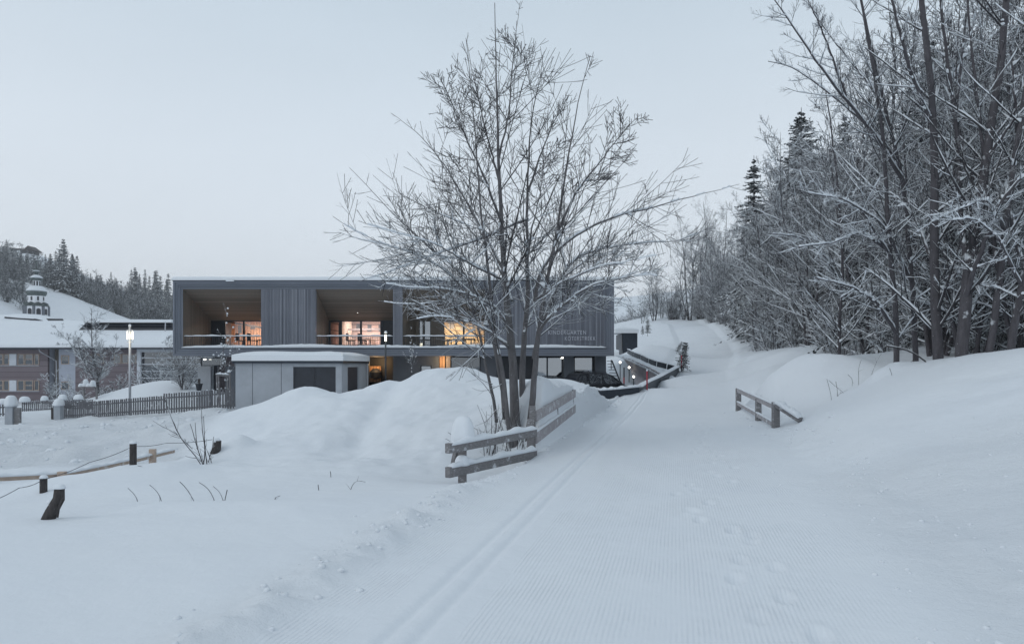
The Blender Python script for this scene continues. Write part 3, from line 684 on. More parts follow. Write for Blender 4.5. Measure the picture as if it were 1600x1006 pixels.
# ------------------------------------------------------------------ school on the left, church
def build_school():
    Y = 75.0; zb = -2.4; ze = Zz(544.5, Y)
    root = empty("school_building", (X(100, Y), Y, zb), "long violet brown school building under one wide snow covered roof", "building")
    xa, xb = X(-260, Y), X(330, Y)
    def wl(p0, p1, mat, dy=0, name="wall", q0=None, q1=None, t=.3):
        b = MB(); b.box(X(p0, Y), X(p1, Y), Y + dy, Y + dy + t, zb if q0 is None else Zz(q0, Y), ze if q1 is None else Zz(q1, Y)); return b.build(name, M[mat], root)
    wl(-260, 74.5, 'purple'); wl(74.5, 89, 'brownv', 1.2, "recess_wall"); wl(89, 115, 'plasterl', .3); wl(115, 213, 'purple', .3)
    wl(213, 219, 'white', .1, "white_frame"); wl(219, 330, 'white', .12, "white_frame", 550, 544.5)
    wl(219, 330, 'glass', .5, "glazed_front", t=.1)
    wl(219, 330, 'dark', 1.6, "hall_wall")
    for py in (559, 569, 580, 590.5): wl(219, 330, 'white', .2, "glazing_bar", py + .7, py - .7, .15)
    sideb = MB(); sideb.box(X(74.5, Y) - .3, X(74.5, Y), Y + .3, Y + 1.3, zb, ze); sideb.build("wall", M['plasterl'], root)
    def win(p0, p1, q0, q1, dy=0, shut=False, bars=0):
        fr = MB(); x0, x1, z0, z1 = X(p0, Y), X(p1, Y), Zz(q1, Y), Zz(q0, Y); t = .07; y = Y + dy
        if shut:
            fr.box(x0, x1, y - .06, y + .01, z0, z1); fr.build("shutter", M['white'], root); return
        fr.box(x0, x0 + t, y - .06, y + .02, z0, z1); fr.box(x1 - t, x1, y - .06, y + .02, z0, z1); fr.box(x0 + t, x1 - t, y - .06, y + .02, z0, z0 + t); fr.box(x0 + t, x1 - t, y - .06, y + .02, z1 - t, z1)
        for i in range(bars):
            zz = z0 + (z1 - z0) * (i + 1) / (bars + 1); fr.box(x0 + t, x1 - t, y - .05, y + .02, zz - .04, zz + .04)
        o = fr.build("window", M['fresh'], root); g = MB(); g.box(x0 + t, x1 - t, y - .03, y - .01, z0 + t, z1 - t); g.build("pane", M['glass'], o)
    for q0, q1 in ((553, 570), (594, 610)):
        for p0, p1, bars in ((-75, -66, 0), (-64, -52, 1), (-50, -42, 0), (-16, -7, 0), (-5, 5, 1), (6, 14.5, 0), (28, 38, 0), (39, 52, 1), (54, 61.5, 0)):
            win(p0, p1, q0, q1, 0, False, bars)
        win(15, 26, q0, q1 + .5, 0, True); win(-36, -26, q0, q1 + .5, 0, True)
        win(93, 105.5, q0 + 2, q1 - 1, .3, False, 0)
        sl = MB(); sl.box(X(-20, Y), X(62, Y), Y - .14, Y + .01, Zz(q1 + 1.6, Y), Zz(q1 + .8, Y)); sl.build("sill", M['white'], root)
    for p0, p1 in ((140, 151), (152, 160), (176, 187), (188, 199), (200, 211)): win(p0, p1, 553, 568, .3)
    # roof: long plane rising to the back, snow on it
    def slab(pts, h, name, mat):
        m_ = MB(); n = len(pts); m_.add([tuple(p) for p in pts] + [(p[0], p[1], p[2] + h) for p in pts],
            [tuple(range(n))[::-1], tuple(range(n, 2 * n))] + [(i, (i + 1) % n, (i + 1) % n + n, i + n) for i in range(n)]); return m_.build(name, M[mat], root)
    y1 = 86.0; zr = Zz(503, y1)
    slab([(xa, Y - 1.0, ze - .05), (xb, Y - 1.0, ze - .05), (xb, y1, Zz(519, y1)), (X(190, y1), y1, Zz(505, y1)), (xa, y1, Zz(492, y1))][:0] or
         [(xa, Y - 1, ze - .08), (xb, Y - 1, ze - .08), (xb, y1, zr - .3), (xa, y1, zr - .3)], .16, "roof", 'metal')
    nx, ny = 70, 16; vs = []
    for j in range(ny + 1):
        for i in range(nx + 1):
            t = j / ny; x = xa + (xb - xa) * i / nx; y = Y - 1.1 + (y1 + .3 - Y + 1.1) * t
            z = ze + .1 + (zr - .3 - ze) * t + .38 * min(1, .45 + t * 8) + .05 * float(vn(x, y, .3, 2)); vs.append((x, y, z))
    n0 = nx + 1; b = len(vs)
    fs = [(j * n0 + i, j * n0 + i + 1, (j + 1) * n0 + i + 1, (j + 1) * n0 + i) for j in range(ny) for i in range(nx)]
    vs += [(xa + (xb - xa) * i / nx, Y - 1.1, ze + .08) for i in range(nx + 1)]; fs += [(b + i, b + i + 1, i + 1, i) for i in range(nx)]
    s_ = MB(); s_.add(vs, fs); s_.build("snow_on_roof", M['snow'], root, True)
    # back slope hidden, closing wall
    b = MB(); b.box(xa, xb, y1 + .2, y1 + .5, zb, zr - .2); b.build("wall", M['purple'], root)
    gt = MB(); gt.box(xa, xb, Y - 1.2, Y - 1.05, ze - .1, ze + .04); gt.build("gutter", M['metal'], root)
    dp = MB(); dp.tube([W(61, 545, Y - 1.1), W(62, 549, Y - .9), W(88, 564, Y + .2), W(88.5, 625, Y + .2)], .06, 8); dp.build("downpipe", M['galv'], root)
    # dark raised clerestory
    yc = 80.5; yr = 84; cl = MB(); zc0, zc1 = Zz(519.5, yc), Zz(503.5, yc)
    cl.add([(X(119, yc), yc, zc0), (X(271, yc), yc, zc0), (X(262, yc), yc + .9, zc1), (X(127, yc), yc + .9, zc1), (X(119, yc), yr + 2, zc0), (X(271, yc), yr + 2, zc0), (X(262, yc), yr + 2, zc1), (X(127, yc), yr + 2, zc1)],
           [(0, 1, 2, 3), (7, 6, 5, 4), (3, 2, 6, 7), (0, 4, 5, 1), (1, 5, 6, 2), (0, 3, 7, 4)])
    co = cl.build("clerestory", M['dark'], root)
    b = MB(); b.box(X(125, yc), X(264, yc), yc + .3, yc + .6, Zz(508.5, yc), Zz(507.5, yc)); b.build("clerestory_rail", M['metal'], co)
    sn = MB(); snow_slab(sn, X(126, yc), X(264, yc), yc + .5, yr + 2.2, zc1, .42, 5, 60, 8, .5); sn.build("snow_on_clerestory", M['snow'], co, True)
    b = MB(); b.tube([W(258, 519, yc - .3), W(258.5, 503, yc - .3)], .07, 6); b.build("downpipe", M['galv'], root)
    # second lower volume: long roof of the neighbour in front of the church
    r2 = empty("hall_roof_building", (X(0, 95), 95, zb), "wide snow covered hall roof just in front of the church tower", "building")
    Y2 = 92.0; b = MB(); b.box(X(-300, Y2), X(105, Y2), Y2 + 1, Y2 + 16, zb, Zz(509, Y2)); b.build("wall", M['purple'], r2)
    nx, ny = 60, 10; vs = []
    y3 = 100.0
    for j in range(ny + 1):
        for i in range(nx + 1):
            t = j / ny; x = X(-320, Y2) + (X(112, Y2) - X(-320, Y2)) * i / nx; y = Y2 + (y3 - Y2) * t
            px = 800 + x / Y2 * F
            zr2 = Zz(np.interp(px, [-300, 0, 40, 75, 100], [486, 491, 497, 501, 505]), y3); z0 = Zz(512, Y2)
            vs.append((x, y, z0 + (zr2 - z0) * t + .15 * float(vn(x, y, .5, 3))))
    n0 = nx + 1; b_ = len(vs)
    fs = [(j * n0 + i, j * n0 + i + 1, (j + 1) * n0 + i + 1, (j + 1) * n0 + i) for j in range(ny) for i in range(nx)]
    vs += [(v[0], v[1], v[2] - .5) for v in vs]; m_ = b_
    fs += [(m_ + f_[3], m_ + f_[2], m_ + f_[1], m_ + f_[0]) for f_ in fs]
    rim = [i for i in range(n0)] ; fs += [(i, m_ + i, m_ + i + 1, i + 1) for i in range(nx)]
    fs += [(ny * n0 + i + 1, m_ + ny * n0 + i + 1, m_ + ny * n0 + i, ny * n0 + i) for i in range(nx)]
    fs += [(j * n0 + nx, m_ + j * n0 + nx, m_ + (j + 1) * n0 + nx, (j + 1) * n0 + nx) for j in range(ny)]
    s_ = MB(); s_.add(vs, fs); s_.build("snow_on_roof", M['snow'], r2, True)
    dk = MB()
    for p0, q0, p1, q1 in ((9, 496, 30, 498), (30, 498, 55, 499.5), (55, 499, 70, 503)):
        a = W(p0, q0, 97.0); c = W(p1, q1, 97.0); dk.bar(a, c, .5, .22)
    dk.build("bare_roof_edge", M['dark'], r2)
    dm = MB(); yd = 94.; dm.add([tuple(W(77, 503, yd)), tuple(W(101, 503, yd)), tuple(W(98, 498, yd + .4)), tuple(W(72, 497.5, yd + .4)), tuple(W(77, 503, yd + 3)), tuple(W(101, 503, yd + 3)), tuple(W(98, 498, yd + 3)), tuple(W(72, 497.5, yd + 3))],
        [(0, 1, 2, 3), (7, 6, 5, 4), (3, 2, 6, 7), (1, 5, 6, 2), (0, 3, 7, 4), (0, 4, 5, 1)]); dm.build("dormer", M['dark'], r2)
build_school()
def build_church():
    Y = 160.0; u = Y / F; cx = X(57, Y)
    root = empty("church_tower", (cx, Y, Zz(520, Y)), "white baroque church tower with two green onion domes dusted with snow", "church tower")
    def z(p): return Zz(p, Y)
    hw = 15.5 * u * .96; ph = R(22.5)
    b = MB(); b.lathe([(hw * 1.08, z(540)), (hw * 1.08, z(496)), (hw * 1.14, z(495.5)), (hw * 1.14, z(494))], 8, (cx, Y, 0), ph=ph); b.build("tower_base", M['churchwhite'], root)
    b = MB(); b.lathe([(hw * 1.08, z(494)), (hw * 1.08, z(479))], 8, (cx, Y, 0), ph=ph); bs = b.build("belfry", M['churchwhite'], root)
    b = MB(); b.lathe([(hw * 1.05, z(479)), (hw * 1.16, z(478.5)), (hw * 1.16, z(477.5)), (hw * .9, z(475)), (hw * .7, z(474))], 8, (cx, Y, 0), ph=ph); b.build("cornice", M['patina'], root)
    wn = MB(); al = MB()
    for k in range(8):
        t = ph + R(22.5) + k * R(45); ap = hw * 1.08 * math.cos(R(22.5)); c, s = math.cos(t), math.sin(t)
        def face(mb, hw_, z0, z1, off, arch=True):
            pts = []
            n = 7
            prof = [(-hw_, z0), (hw_, z0)] + [(hw_ * math.cos(math.pi * i / n), z1 - hw_ + hw_ * math.sin(math.pi * i / n)) for i in range(n + 1)]
            vs = []
            for d in (off - .15, off):
                for (a, zz) in prof: vs.append((cx + c * (ap + d) - s * a, Y + s * (ap + d) + c * a, zz))
            m = len(prof); mb.add(vs, [tuple(range(m, 2 * m)), tuple(range(m))[::-1]] + [(i, (i + 1) % m, (i + 1) % m + m, i + m) for i in range(m)])
        face(wn, 2.9 * u, z(492), z(482.5), .03)
    wo = wn.build("belfry_window", M['dark'], bs)
    pil = MB()
    for k in range(8):
        t = ph + k * R(45); pil.box(cx + hw * 1.08 * math.cos(t) - .22, cx + hw * 1.08 * math.cos(t) + .22, Y + hw * 1.08 * math.sin(t) - .22, Y + hw * 1.08 * math.sin(t) + .22, z(494), z(479))
    pil.build("pilaster", M['plaster'], bs)
    b = MB(); b.lathe([(hw * .80, z(474)), (hw * .80, z(462.5))], 8, (cx, Y, 0), ph=ph); lt = b.build("lantern", M['churchwhite'], root)
    wn = MB()
    for k in range(8):
        t = ph + R(22.5) + k * R(45); ap = hw * .80 * math.cos(R(22.5)) ; x_, y_ = cx + math.cos(t) * ap, Y + math.sin(t) * ap
        wn.bar((x_ - math.cos(t) * .1, y_ - math.sin(t) * .1, z(467)), (x_ + math.cos(t) * .04, y_ + math.sin(t) * .04, z(467)), 2.6 * u, 6 * u)
    wn.build("lantern_opening", M['dark'], lt)
    gb = MB()
    for k in range(8):
        t = ph + R(22.5) + k * R(45); gb.lathe([(.7, 0), (.5, .3), (.1, .5)], 8, (cx + math.cos(t) * hw * .8, Y + math.sin(t) * hw * .8, z(475.5)))
    gb.build("gable", M['patina'], root, True)
    def onion(prof, name, sn):
        b = MB(); b.lathe([(r * u, z(p)) for r, p in prof], 24, (cx, Y, 0)); o = b.build(name, M['patina'], root, True)
        b = MB(); b.lathe([(r * u * 1.02, z(p) + .03) for r, p in sn], 24, (cx, Y, 0)); b.build("snow_cap", M['snow'], o, True)
    onion([(10, 463.5), (12, 462), (13.5, 459.5), (14, 456.5), (13, 453.5), (10, 450), (7.5, 447.5)], "onion_dome", [(13.4, 455.5), (12.7, 453), (9.9, 449.5), (7.5, 447.3)])
    b = MB(); b.lathe([(5.6, z(449)), (5.6, z(438))][:0] or [(5.3 * u, z(449)), (5.3 * u, z(438))], 8, (cx, Y, 0), ph=ph); lo = b.build("upper_lantern", M['churchwhite'], root)
    b = MB()
    for k in range(8):
        t = ph + R(22.5) + k * R(45); x_, y_ = cx + math.cos(t) * 4.9 * u, Y + math.sin(t) * 4.9 * u
        b.bar((x_ - math.cos(t) * .1, y_ - math.sin(t) * .1, z(443)), (x_ + math.cos(t) * .05, y_ + math.sin(t) * .05, z(443)), 2.2 * u, 7 * u)
    b.build("lantern_opening", M['dark'], lo)
    onion([(7, 438.5), (8.3, 437), (8.5, 435.5), (7.5, 433), (5, 431), (3.2, 430)], "upper_onion_dome", [(8.2, 434.9), (7.3, 432.6), (4.8, 430.7), (3, 429.7)])
    b = MB(); b.lathe([(2.4 * u, z(430.5)), (2.4 * u, z(426.5)), (4.5 * u, z(426)), (4.8 * u, z(424.5)), (3.6 * u, z(422.5)), (1, z(421)), (.12, z(420)), (.1, z(409))], 12, (cx, Y, 0)); b.build("finial", M['patina'], root, True)
    b = MB(); b.lathe([(4.6 * u, z(424.4)), (3.5 * u, z(422.3)), (.6 * u, z(420.8))], 12, (cx, Y, .04)); b.build("snow_cap", M['snow'], root, True)
build_church()

# ------------------------------------------------------------------ small structures
def rails_fence():
    # left bridge railing, upper section beside the lane
    root = empty("bridge_railing", (.49, 15.7, 0), "frosted two rail railing left of the ski track with a snow bank behind it", "railing", "wooden railings of the bridge")
    A = Vector((.50, 15.7, 0)); B = Vector((2.0, 22.2, 0))
    def pt(P, py): return Vector((P.x, P.y, Zz(py, P.y)))
    n = Vector((B.y - A.y, -(B.x - A.x), 0)).normalized()
    for (a0, a1, b0, b1) in ((642, 658.5, 608, 621), (674, 693, 631, 644)):
        m = MB(); m.bar(pt(A, (a0 + a1) / 2) + n * .05, pt(B, (b0 + b1) / 2) + n * .05, .045, (a1 - a0) / F * A.y); m.build("rail", M['rail'], root, bevel=.006)
    for t, w_ in ((0.0, .14), (.50, .12), (.97, .12)):
        P = A.lerp(B, t); m = MB(); zt = Zz(638 + (607 - 638) * t, P.y) - (.02 if t else -.06)
        m.box(P.x - w_ / 2 - .03, P.x + w_ / 2 - .03, P.y - w_ / 2, P.y + w_ / 2, -.8, zt); m.build("post", M['oldwood'], root, bevel=.01)
    sn = MB(); a = pt(A, 674) + n * .05; b = pt(B, 631) + n * .05; snow_strip(sn, a, b, .07, .05, 3, 40, True); sn.build("snow_on_rail", M['snow'], root, True)
    # left section turning towards the field
    root = empty("bridge_railing", (-.3, 14, 0), "dark weathered railing with snow on its rails in front of the big tree", "railing", "wooden railings of the bridge")
    A = Vector((X(836, 15.3), 15.3, 0)); B = Vector((X(699, 12.7), 12.7, 0))
    for (a0, a1, b0, b1) in ((669, 681, 695, 706), (702, 715, 730, 746)):
        m = MB(); d = .10
        m.bar(pt(A, (a0 + a1) / 2), pt(B, (b0 + b1) / 2), .12, (a1 - a0 + 1) / F * A.y, 0); m.build("rail", M['oldwood'], root, bevel=.012)
        sn = MB(); snow_strip(sn, pt(A, a0 + .5), pt(B, b0 + .5).lerp(pt(A, a0), .02), .15, .11, a0, 44); sn.build("snow_on_rail", M['snow'], root, True)
    for px, Y, py in ((722, 13.25, 693), (829, 15.35, 655)):
        m = MB(); x = X(px, Y); m.box(x - .08, x + .08, Y, Y + .16, -1.0, Zz(py, Y)); m.build("post", M['oldwood'], root, bevel=.01)
    m = MB(); m.bar(W(708, 735, 13.6), W(716, 697, 13.45), .12, .12); m.build("brace", M['oldwood'], root, bevel=.01)
    sn = MB(); p = W(724, 694, 13.4); snow_dome(sn, p, .24, .2, .56, 4, 20, 9, .02); snow_dome(sn, W(722, 727, 13.1), .14, .12, .2, 6); sn.build("snow_cap", M['snow'], root, True)
    # right railing
    root = empty("bridge_railing", (8.3, 21.6, 0), "frosted two rail railing right of the ski track with a drift behind it", "railing", "wooden railings of the bridge")
    A = Vector((X(1212, 21.6), 21.6, 0)); B = Vector((X(1152.5, 30.8), 30.8, 0)); n = Vector((A.y - B.y, -(A.x - B.x), 0)).normalized()
    for (a0, a1, b0, b1) in ((631, 639.5, 605, 613), (659, 667, 626, 632)):
        m = MB(); m.bar(pt(A, (a0 + a1) / 2) + n * .05, pt(B, (b0 + b1) / 2) + n * .05, .05, (a1 - a0) / F * A.y); m.build("rail", M['rail'], root, bevel=.006)
        sn = MB(); snow_strip(sn, pt(A, a0 + .3) + n * .05, pt(B, b0 + .3) + n * .05, .09, .05, a0, 40); sn.build("snow_on_rail", M['snow'], root, True)
    for t, w_ in ((0.0, .2), (.37, .18), (.97, .2)):
        P = A.lerp(B, t); m = MB(); zt = Zz(631 + (605 - 631) * t, P.y) + (.06 if t == 0 else -.03)
        m.box(P.x - w_ / 2, P.x + w_ / 2, P.y - w_ / 2, P.y + w_ / 2, -.8, zt); m.build("post", M['oldwood'], root, bevel=.01)
    m = MB(); a = W(1214, 632.5, 21.5); b = W(1251, 656.5, 20.7); m.bar(a, b, .14, .16); m.build("wing_rail", M['oldwood'], root, bevel=.01)
    sn = MB(); snow_strip(sn, a + Vector((0, 0, .07)), b + Vector((0, 0, .07)), .26, .16, 2, 24); sn.build("snow_on_rail", M['snow'], root, True)
rails_fence()

def picket_fence(name, label, pts, hpx, step, pw, group=None, caps=(), snowtop=.0, mat='picket'):
    """pts: (px, py_top, Y)"""
    P = [W(*p) for p in pts]; root = empty(name, P[0], label, "fence", group); rnd = random.Random(len(label))
    hh = hpx / F * pts[0][2]; run = MB(); snm = MB(); rl = MB(); k = 0; cnt = 0
    for i in range(len(P) - 1):
        a, b = P[i], P[i + 1]; L = (b - a).length; n = int(L / step)
        d = (b - a).normalized()
        for q in range(n):
            p = a.lerp(b, (q + .5) / n) + Vector((0, 0, rnd.uniform(-.02, .02))); m = MB(); lean = rnd.uniform(-.012, .012)
            m.bar(p + Vector((0, -.02, -hh)), p + Vector((lean, -.02, 0)), pw, .022, up=(0, 1, 0))
            cnt += 1
            run.v.extend([])
            if cnt <= 98:
                m.build("picket", M[mat], root)
            else: run.add(m.v, m.f)
            if rnd.random() < snowtop: snow_dome(snm, p + Vector((lean, -.02, -.005)), pw * .55, .03, rnd.uniform(.03, .06), k, 8, 3); k += 1
        for f in (.22, .80):
            rl.bar(a - Vector((0, -.02, hh * f)), b - Vector((0, -.02, hh * f)), .04, .08)
    if run.v: o = run.build("pickets", M[mat], root); o["kind"] = "stuff"
    rl.build("fence_rail", M[mat], root)
    for (px, py, Y, w_, h_) in caps:
        snow_dome(snm, W(px, py, Y), w_, w_ * .8, h_, px, 14, 6)
    if snm.v: snm.build("snow_cap", M['snow'], root, True)
    return root
picket_fence("picket_fence", "long grey picket fence running up to the concrete shed", [(367, 606, 37.5), (310, 611.5, 38.5), (255, 615, 39.5)], 32, .19, .088, "picket fences", snowtop=.35)
picket_fence("picket_fence", "lower grey picket fence between the gate post and the lamp post", [(258, 618, 39.7), (200, 622.5, 41), (150, 626.5, 42.5), (97, 630, 44)], 27, .19, .09, "picket fences", snowtop=.25)
picket_fence("picket_fence", "distant grey picket fence with snow caps in front of the school", [(146, 624, 52), (98, 625, 53), (34, 627, 54)], 17, .2, .10, "picket fences",
    caps=[(38, 628, 53.8, .42, .45), (69, 626, 53.5, .3, .4), (98, 624, 53, .33, .4), (123, 624, 52.5, .36, .4)], snowtop=.9)
picket_fence("picket_fence", "short grey picket fence cut by the left edge of the photo", [(13, 632, 43), (-40, 634, 43)], 18, .2, .11, "picket fences", caps=[(5, 631, 43, .3, .35)], snowtop=.6)
def gate_post(px, py0, py1, Y, cap, label, wd=.42, board=False):
    root = empty("gate_post", W(px, py1, Y), label, "gate post", "snow capped gate posts")
    m = MB(); p = W(px, py0, Y); m.box(p.x - wd / 2, p.x + wd / 2, Y - .2, Y + .2, Zz(py1 + 8, Y), p.z); m.build("stone_post", M['concrete'], root, bevel=.02)
    m = MB(); m.box(p.x - wd / 2 - .22, p.x - wd / 2 - .04, Y - .1, Y + .05, Zz(py1 + 8, Y), p.z - .15) if not board else m.box(p.x + wd / 2 + .03, p.x + wd / 2 + .35, Y - .1, Y + .05, Zz(py1 + 8, Y), p.z - .1)
    m.build("gate_board", M['darkwood'] if not board else M['oldwood'], root)
    sn = MB(); snow_dome(sn, (p.x, Y, p.z - .03), wd * .72, .36, cap, px, 18, 8); sn.build("snow_cap", M['snow'], root, True)
gate_post(17, 634, 665, 38, .62, "gate post under a tall round dome of snow at the far left", board=True)
gate_post(92, 633, 656, 43, .45, "squat gate post with leaning snow hood at the left end of the long picket fence")

# street lamps
def lamp(px, ptop, pl0, pbot, Y, label, name="street_lamp", rad=.06, snowy=False, frame=False):
    p = W(px, pbot, Y); zb = TZ(p.x, Y) - .2; root = empty(name, (p.x, Y, zb), label, "street lamp")
    m = MB(); m.tube([(p.x, Y, zb), (p.x, Y, Zz(pl0, Y))], rad, 10); m.build("pole", M['galv'] if snowy else M['metal'], root, True)
    z0, z1 = Zz(pl0, Y), Zz(ptop + 3, Y)
    if frame:
        for s_ in (-1, 1):
            m = MB(); m.tube([(p.x + s_ * .17, Y, z0 + .12), (p.x + s_ * .17, Y, z1 - .08)], .032, 10); m.build("light_tube", M['lamp'], root, True)
        m = MB(); m.tube([(p.x, Y, z0 - .1), (p.x, Y, z1 + .25)], .07, 8)
        for zz in (z0 - .05, z1): m.bar((p.x - .2, Y, zz), (p.x + .2, Y, zz), .05, .05)
        m.build("lamp_frame", M['galv'], root)
    else:
        m = MB(); m.tube([(p.x, Y, z0), (p.x, Y, z1)], rad * 1.15, 10); m.build("light_tube", M['lamp'], root, True)
        m = MB(); m.tube([(p.x, Y, z1), (p.x, Y, z1 + .08)], rad * 1.2, 10); m.build("cap", M['metal'], root, True)
    sn = MB(); snow_dome(sn, (p.x, Y, z1 + (.25 if frame else .08)), .09, .09, .14, 1, 10, 5); sn.build("snow_cap", M['snow'], root, True)
    L = bpy.data.lights.new("lamp_glow", 'POINT'); L.energy = 18 if frame else 6; L.color = (1, .88, .65); L.shadow_soft_size = .2
    lo = bpy.data.objects.new("lamp_glow", L); C.objects.link(lo); lo.location = (p.x, Y - .35, (z0 + z1) / 2); lo.parent = root; lo.matrix_parent_inverse = Matrix.Translation(root.location).inverted()
lamp(203, 513, 533, 622, 43, "lit street lamp with two glowing tubes on a snowy pole behind the picket fence", snowy=True, frame=True, rad=.075)
lamp(602.5, 520, 533, 598, 39, "slim dark lamp post with glowing top in front of the middle loggia", rad=.05)

# court beside the building: curb wall, poles, ramp wall, shed, railing
def court():
    # low dark wall
    pts = [(905, 603, 36.5, 603 + 5), (935, 610, 35.5, 618), (962, 608, 36, 617), (999, 604, 37, 613), (1008, 598, 39, 606), (1030, 588, 43, 594), (1061, 571.5, 50, 576)]
    m = MB(); n = len(pts); vs = []
    for (px, py, Y, pb) in pts:
        a = W(px, py, Y); vs += [a, a + Vector((-.05, .35, 0)), Vector((a.x, Y, a.z - 1.3)), Vector((a.x - .05, Y + .35, a.z - 1.3))]
    fs = []
    for i in range(n - 1):
        a = i * 4; b = a + 4; fs += [(a, a + 2, b + 2, b), (a + 1, b + 1, b + 3, a + 3), (a, b, b + 1, a + 1)]
    fs += [(0, 1, 3, 2), (b, b + 2, b + 3, b + 1)]
    m.add(vs, fs); root = m.build("retaining_curb", M['metal']); tag(root, "low dark curved retaining wall at the edge of the ski lane in front of the car", "wall")
    sn = MB()
    for i in range(n - 1):
        a = W(*pts[i][:3]) + Vector((0, .17, 0)); b = W(*pts[i + 1][:3]) + Vector((0, .17, 0)); snow_strip(sn, a, b, .42, .14 if i < 3 else .04, i, 14, False)
    sn.build("snow_cover", M['snow'], root, True)
    for (px, p0, p1, Y, lab) in ((1011, 577, 612, 37.5, "tall red marker pole in front of the curved retaining wall"), (1065, 553, 576, 50, "red marker pole beside the snowy conifer at the lane edge"), (975, 574, 602, 40, "thin red and dark marker pole beside the parked car")):
        p = W(px, p1, Y); root = empty("marker_pole", p, lab, "marker pole", "red snow marker poles"); zt = Zz(p0, Y); zb = p.z - .3; zm = p.z + (zt - p.z) * (.92 if px != 975 else .45)
        m = MB(); m.tube([(p.x, Y, p.z + .1), (p.x, Y, zm)], .04, 8); m.build("pole", M['red'], root, True)
        m = MB(); m.tube([(p.x, Y, zb), (p.x, Y, p.z + .1)], .042, 8); m.build("foot", M['dark'], root, True)
        m = MB(); m.tube([(p.x, Y, zm), (p.x, Y, zt)], .042, 8); m.build("tip", M['dark'] if px == 975 else M['snow'], root, True)
    # pinkish ramp wall with snow on its crown
    def wallpoly(name, quad, th, mat, label, cat="wall"):
        m = MB(); q = [W(*p) for p in quad]; k = len(q); o_ = Vector((th * .5, th, 0))
        m.add([tuple(p) for p in q] + [tuple(p + o_) for p in q], [tuple(range(k))[::-1], tuple(range(k, 2 * k))] + [(i, (i + 1) % k, (i + 1) % k + k, i + k) for i in range(k)])
        o = m.build(name, M[mat]); tag(o, label, cat); return o
    r = wallpoly("ramp_wall", [(972, 557, 56), (985, 561, 53), (998, 567, 50.5), (1014, 574, 48.5), (1034, 585, 46.5), (1034, 612, 46.5), (998, 618, 47.2), (990, 592, 50), (984, 575, 52.5)], .5, 'pink', "pinkish concrete ramp wall sloping down towards the curved retaining wall")
    sn = MB(); Q = [(966, 554, 58), (985, 561, 53), (998, 567, 50.5), (1014, 574, 48.5), (1034, 585, 46.5), (1046, 590, 46)]
    for i in range(5):
        a = W(*Q[i]) + Vector((.3, .5, -.1)); b = W(*Q[i + 1]) + Vector((.3, .5, -.1)); snow_strip(sn, a, b, .9, .2, 3, 10, False)
    sn.build("snow_cover", M['snow'], r, True)
    for (px, py, Y) in ((983, 574, 51.5), (990, 588.5, 47.8), (969, 566, 53)):
        p = W(px, py, Y); root = empty("wall_lamp", p, {983: "middle small glowing lamp on the snowy ramp beside the building", 990: "lowest small glowing lamp at the foot of the ramp wall", 969: "uppermost small glowing lamp on the snowy ramp beside the building"}[px], "lamp", "small lamps along the ramp")
        m = MB(); m.lathe([(.02, -.08), (.07, -.04), (.085, 0), (.07, .05), (.02, .08)], 12, tuple(p)); m.build("lamp_globe", M['spot'], root, True)
        m = MB(); m.tube([p - Vector((0, 0, 1.3)), p - Vector((0, 0, .1))], .03, 6); m.build("lamp_stem", M['metal'], root)
    # snowy ramp filling behind
    # dark bin shed
    Y = 66; u = Y / F; root = empty("dark_shed", W(980, 545, Y), "small dark box shed with rounded snow on top above the panelled railing", "shed")
    m = MB(); xa, xb = X(973, Y), X(996, Y); m.box(xa, xb, Y, Y + 2.2, Zz(546, Y) - .6, Zz(519.5, Y)); m.build("front_wall", M['metal'], root)
    m = MB(); m.add([W(962.5, 546, 72), W(972, 548, Y), W(972, 519.5, Y), W(962.5, 524, 72), W(962.5, 546, 74), W(972, 548, Y + 3), W(972, 519.5, Y + 3), W(962.5, 524, 74)], [(0, 1, 2, 3), (7, 6, 5, 4), (3, 2, 6, 7), (0, 3, 7, 4), (0, 4, 5, 1)]); m.build("side_panel", M['dark'], root)
    sn = MB(); snow_slab(sn, X(961, Y), xb + .1, Y - .2, Y + 2.5, Zz(520.5, Y), .62, 2, 24, 10, .7); sn.build("snow_on_roof", M['snow'], root, True)
    # dark panel railing descending to the curb corner
    P = [(980, 546.5, 60), (990, 552, 57.5), (1001, 556, 55.5), (1013, 562, 53.5), (1026, 566.5, 52), (1042, 570.5, 50.5), (1057, 574.5, 49.8)]
    root = empty("panel_railing", W(*P[-1]), "dark panelled railing stepping down the snowy bank behind the ramp wall", "railing")
    for i in range(len(P) - 1):
        a = W(*P[i]); b = W(*P[i + 1]); d = (b - a) * .06; m = MB(); m.bar(a + d - Vector((0, 0, .09)), b - d - Vector((0, 0, .09)), .06, .40); m.build("panel", M['metal'], root)
        sn = MB(); snow_strip(sn, a + d + Vector((0, 0, .11)), b - d + Vector((0, 0, .11)), .12, .08, i, 8); sn.build("snow_cover", M['snow'], root, True)
    # open steel stair
    Y = 50; root = empty("steel_stair", W(958, 605, Y), "thin steel stair railing half buried in snow beside the building corner", "stair railing")
    m = MB()
    for i in range(9): m.bar(W(948 + i * 1.0, 564 + i * 4.6, Y), W(955.5 + i * 2.1, 564 + i * 4.6, Y), .04, .04)
    m.build("bars", M['metal'], root)
    m = MB(); m.tube([W(956, 563, Y - .1), W(972, 604, Y - .1)], .05, 6); m.build("handrail", M['metal'], root)
    m = MB(); m.tube([W(955, 562, Y - .1), W(955, 577, Y - .1)], .03, 6); m.build("newel_post", M['metal'], root)
court()

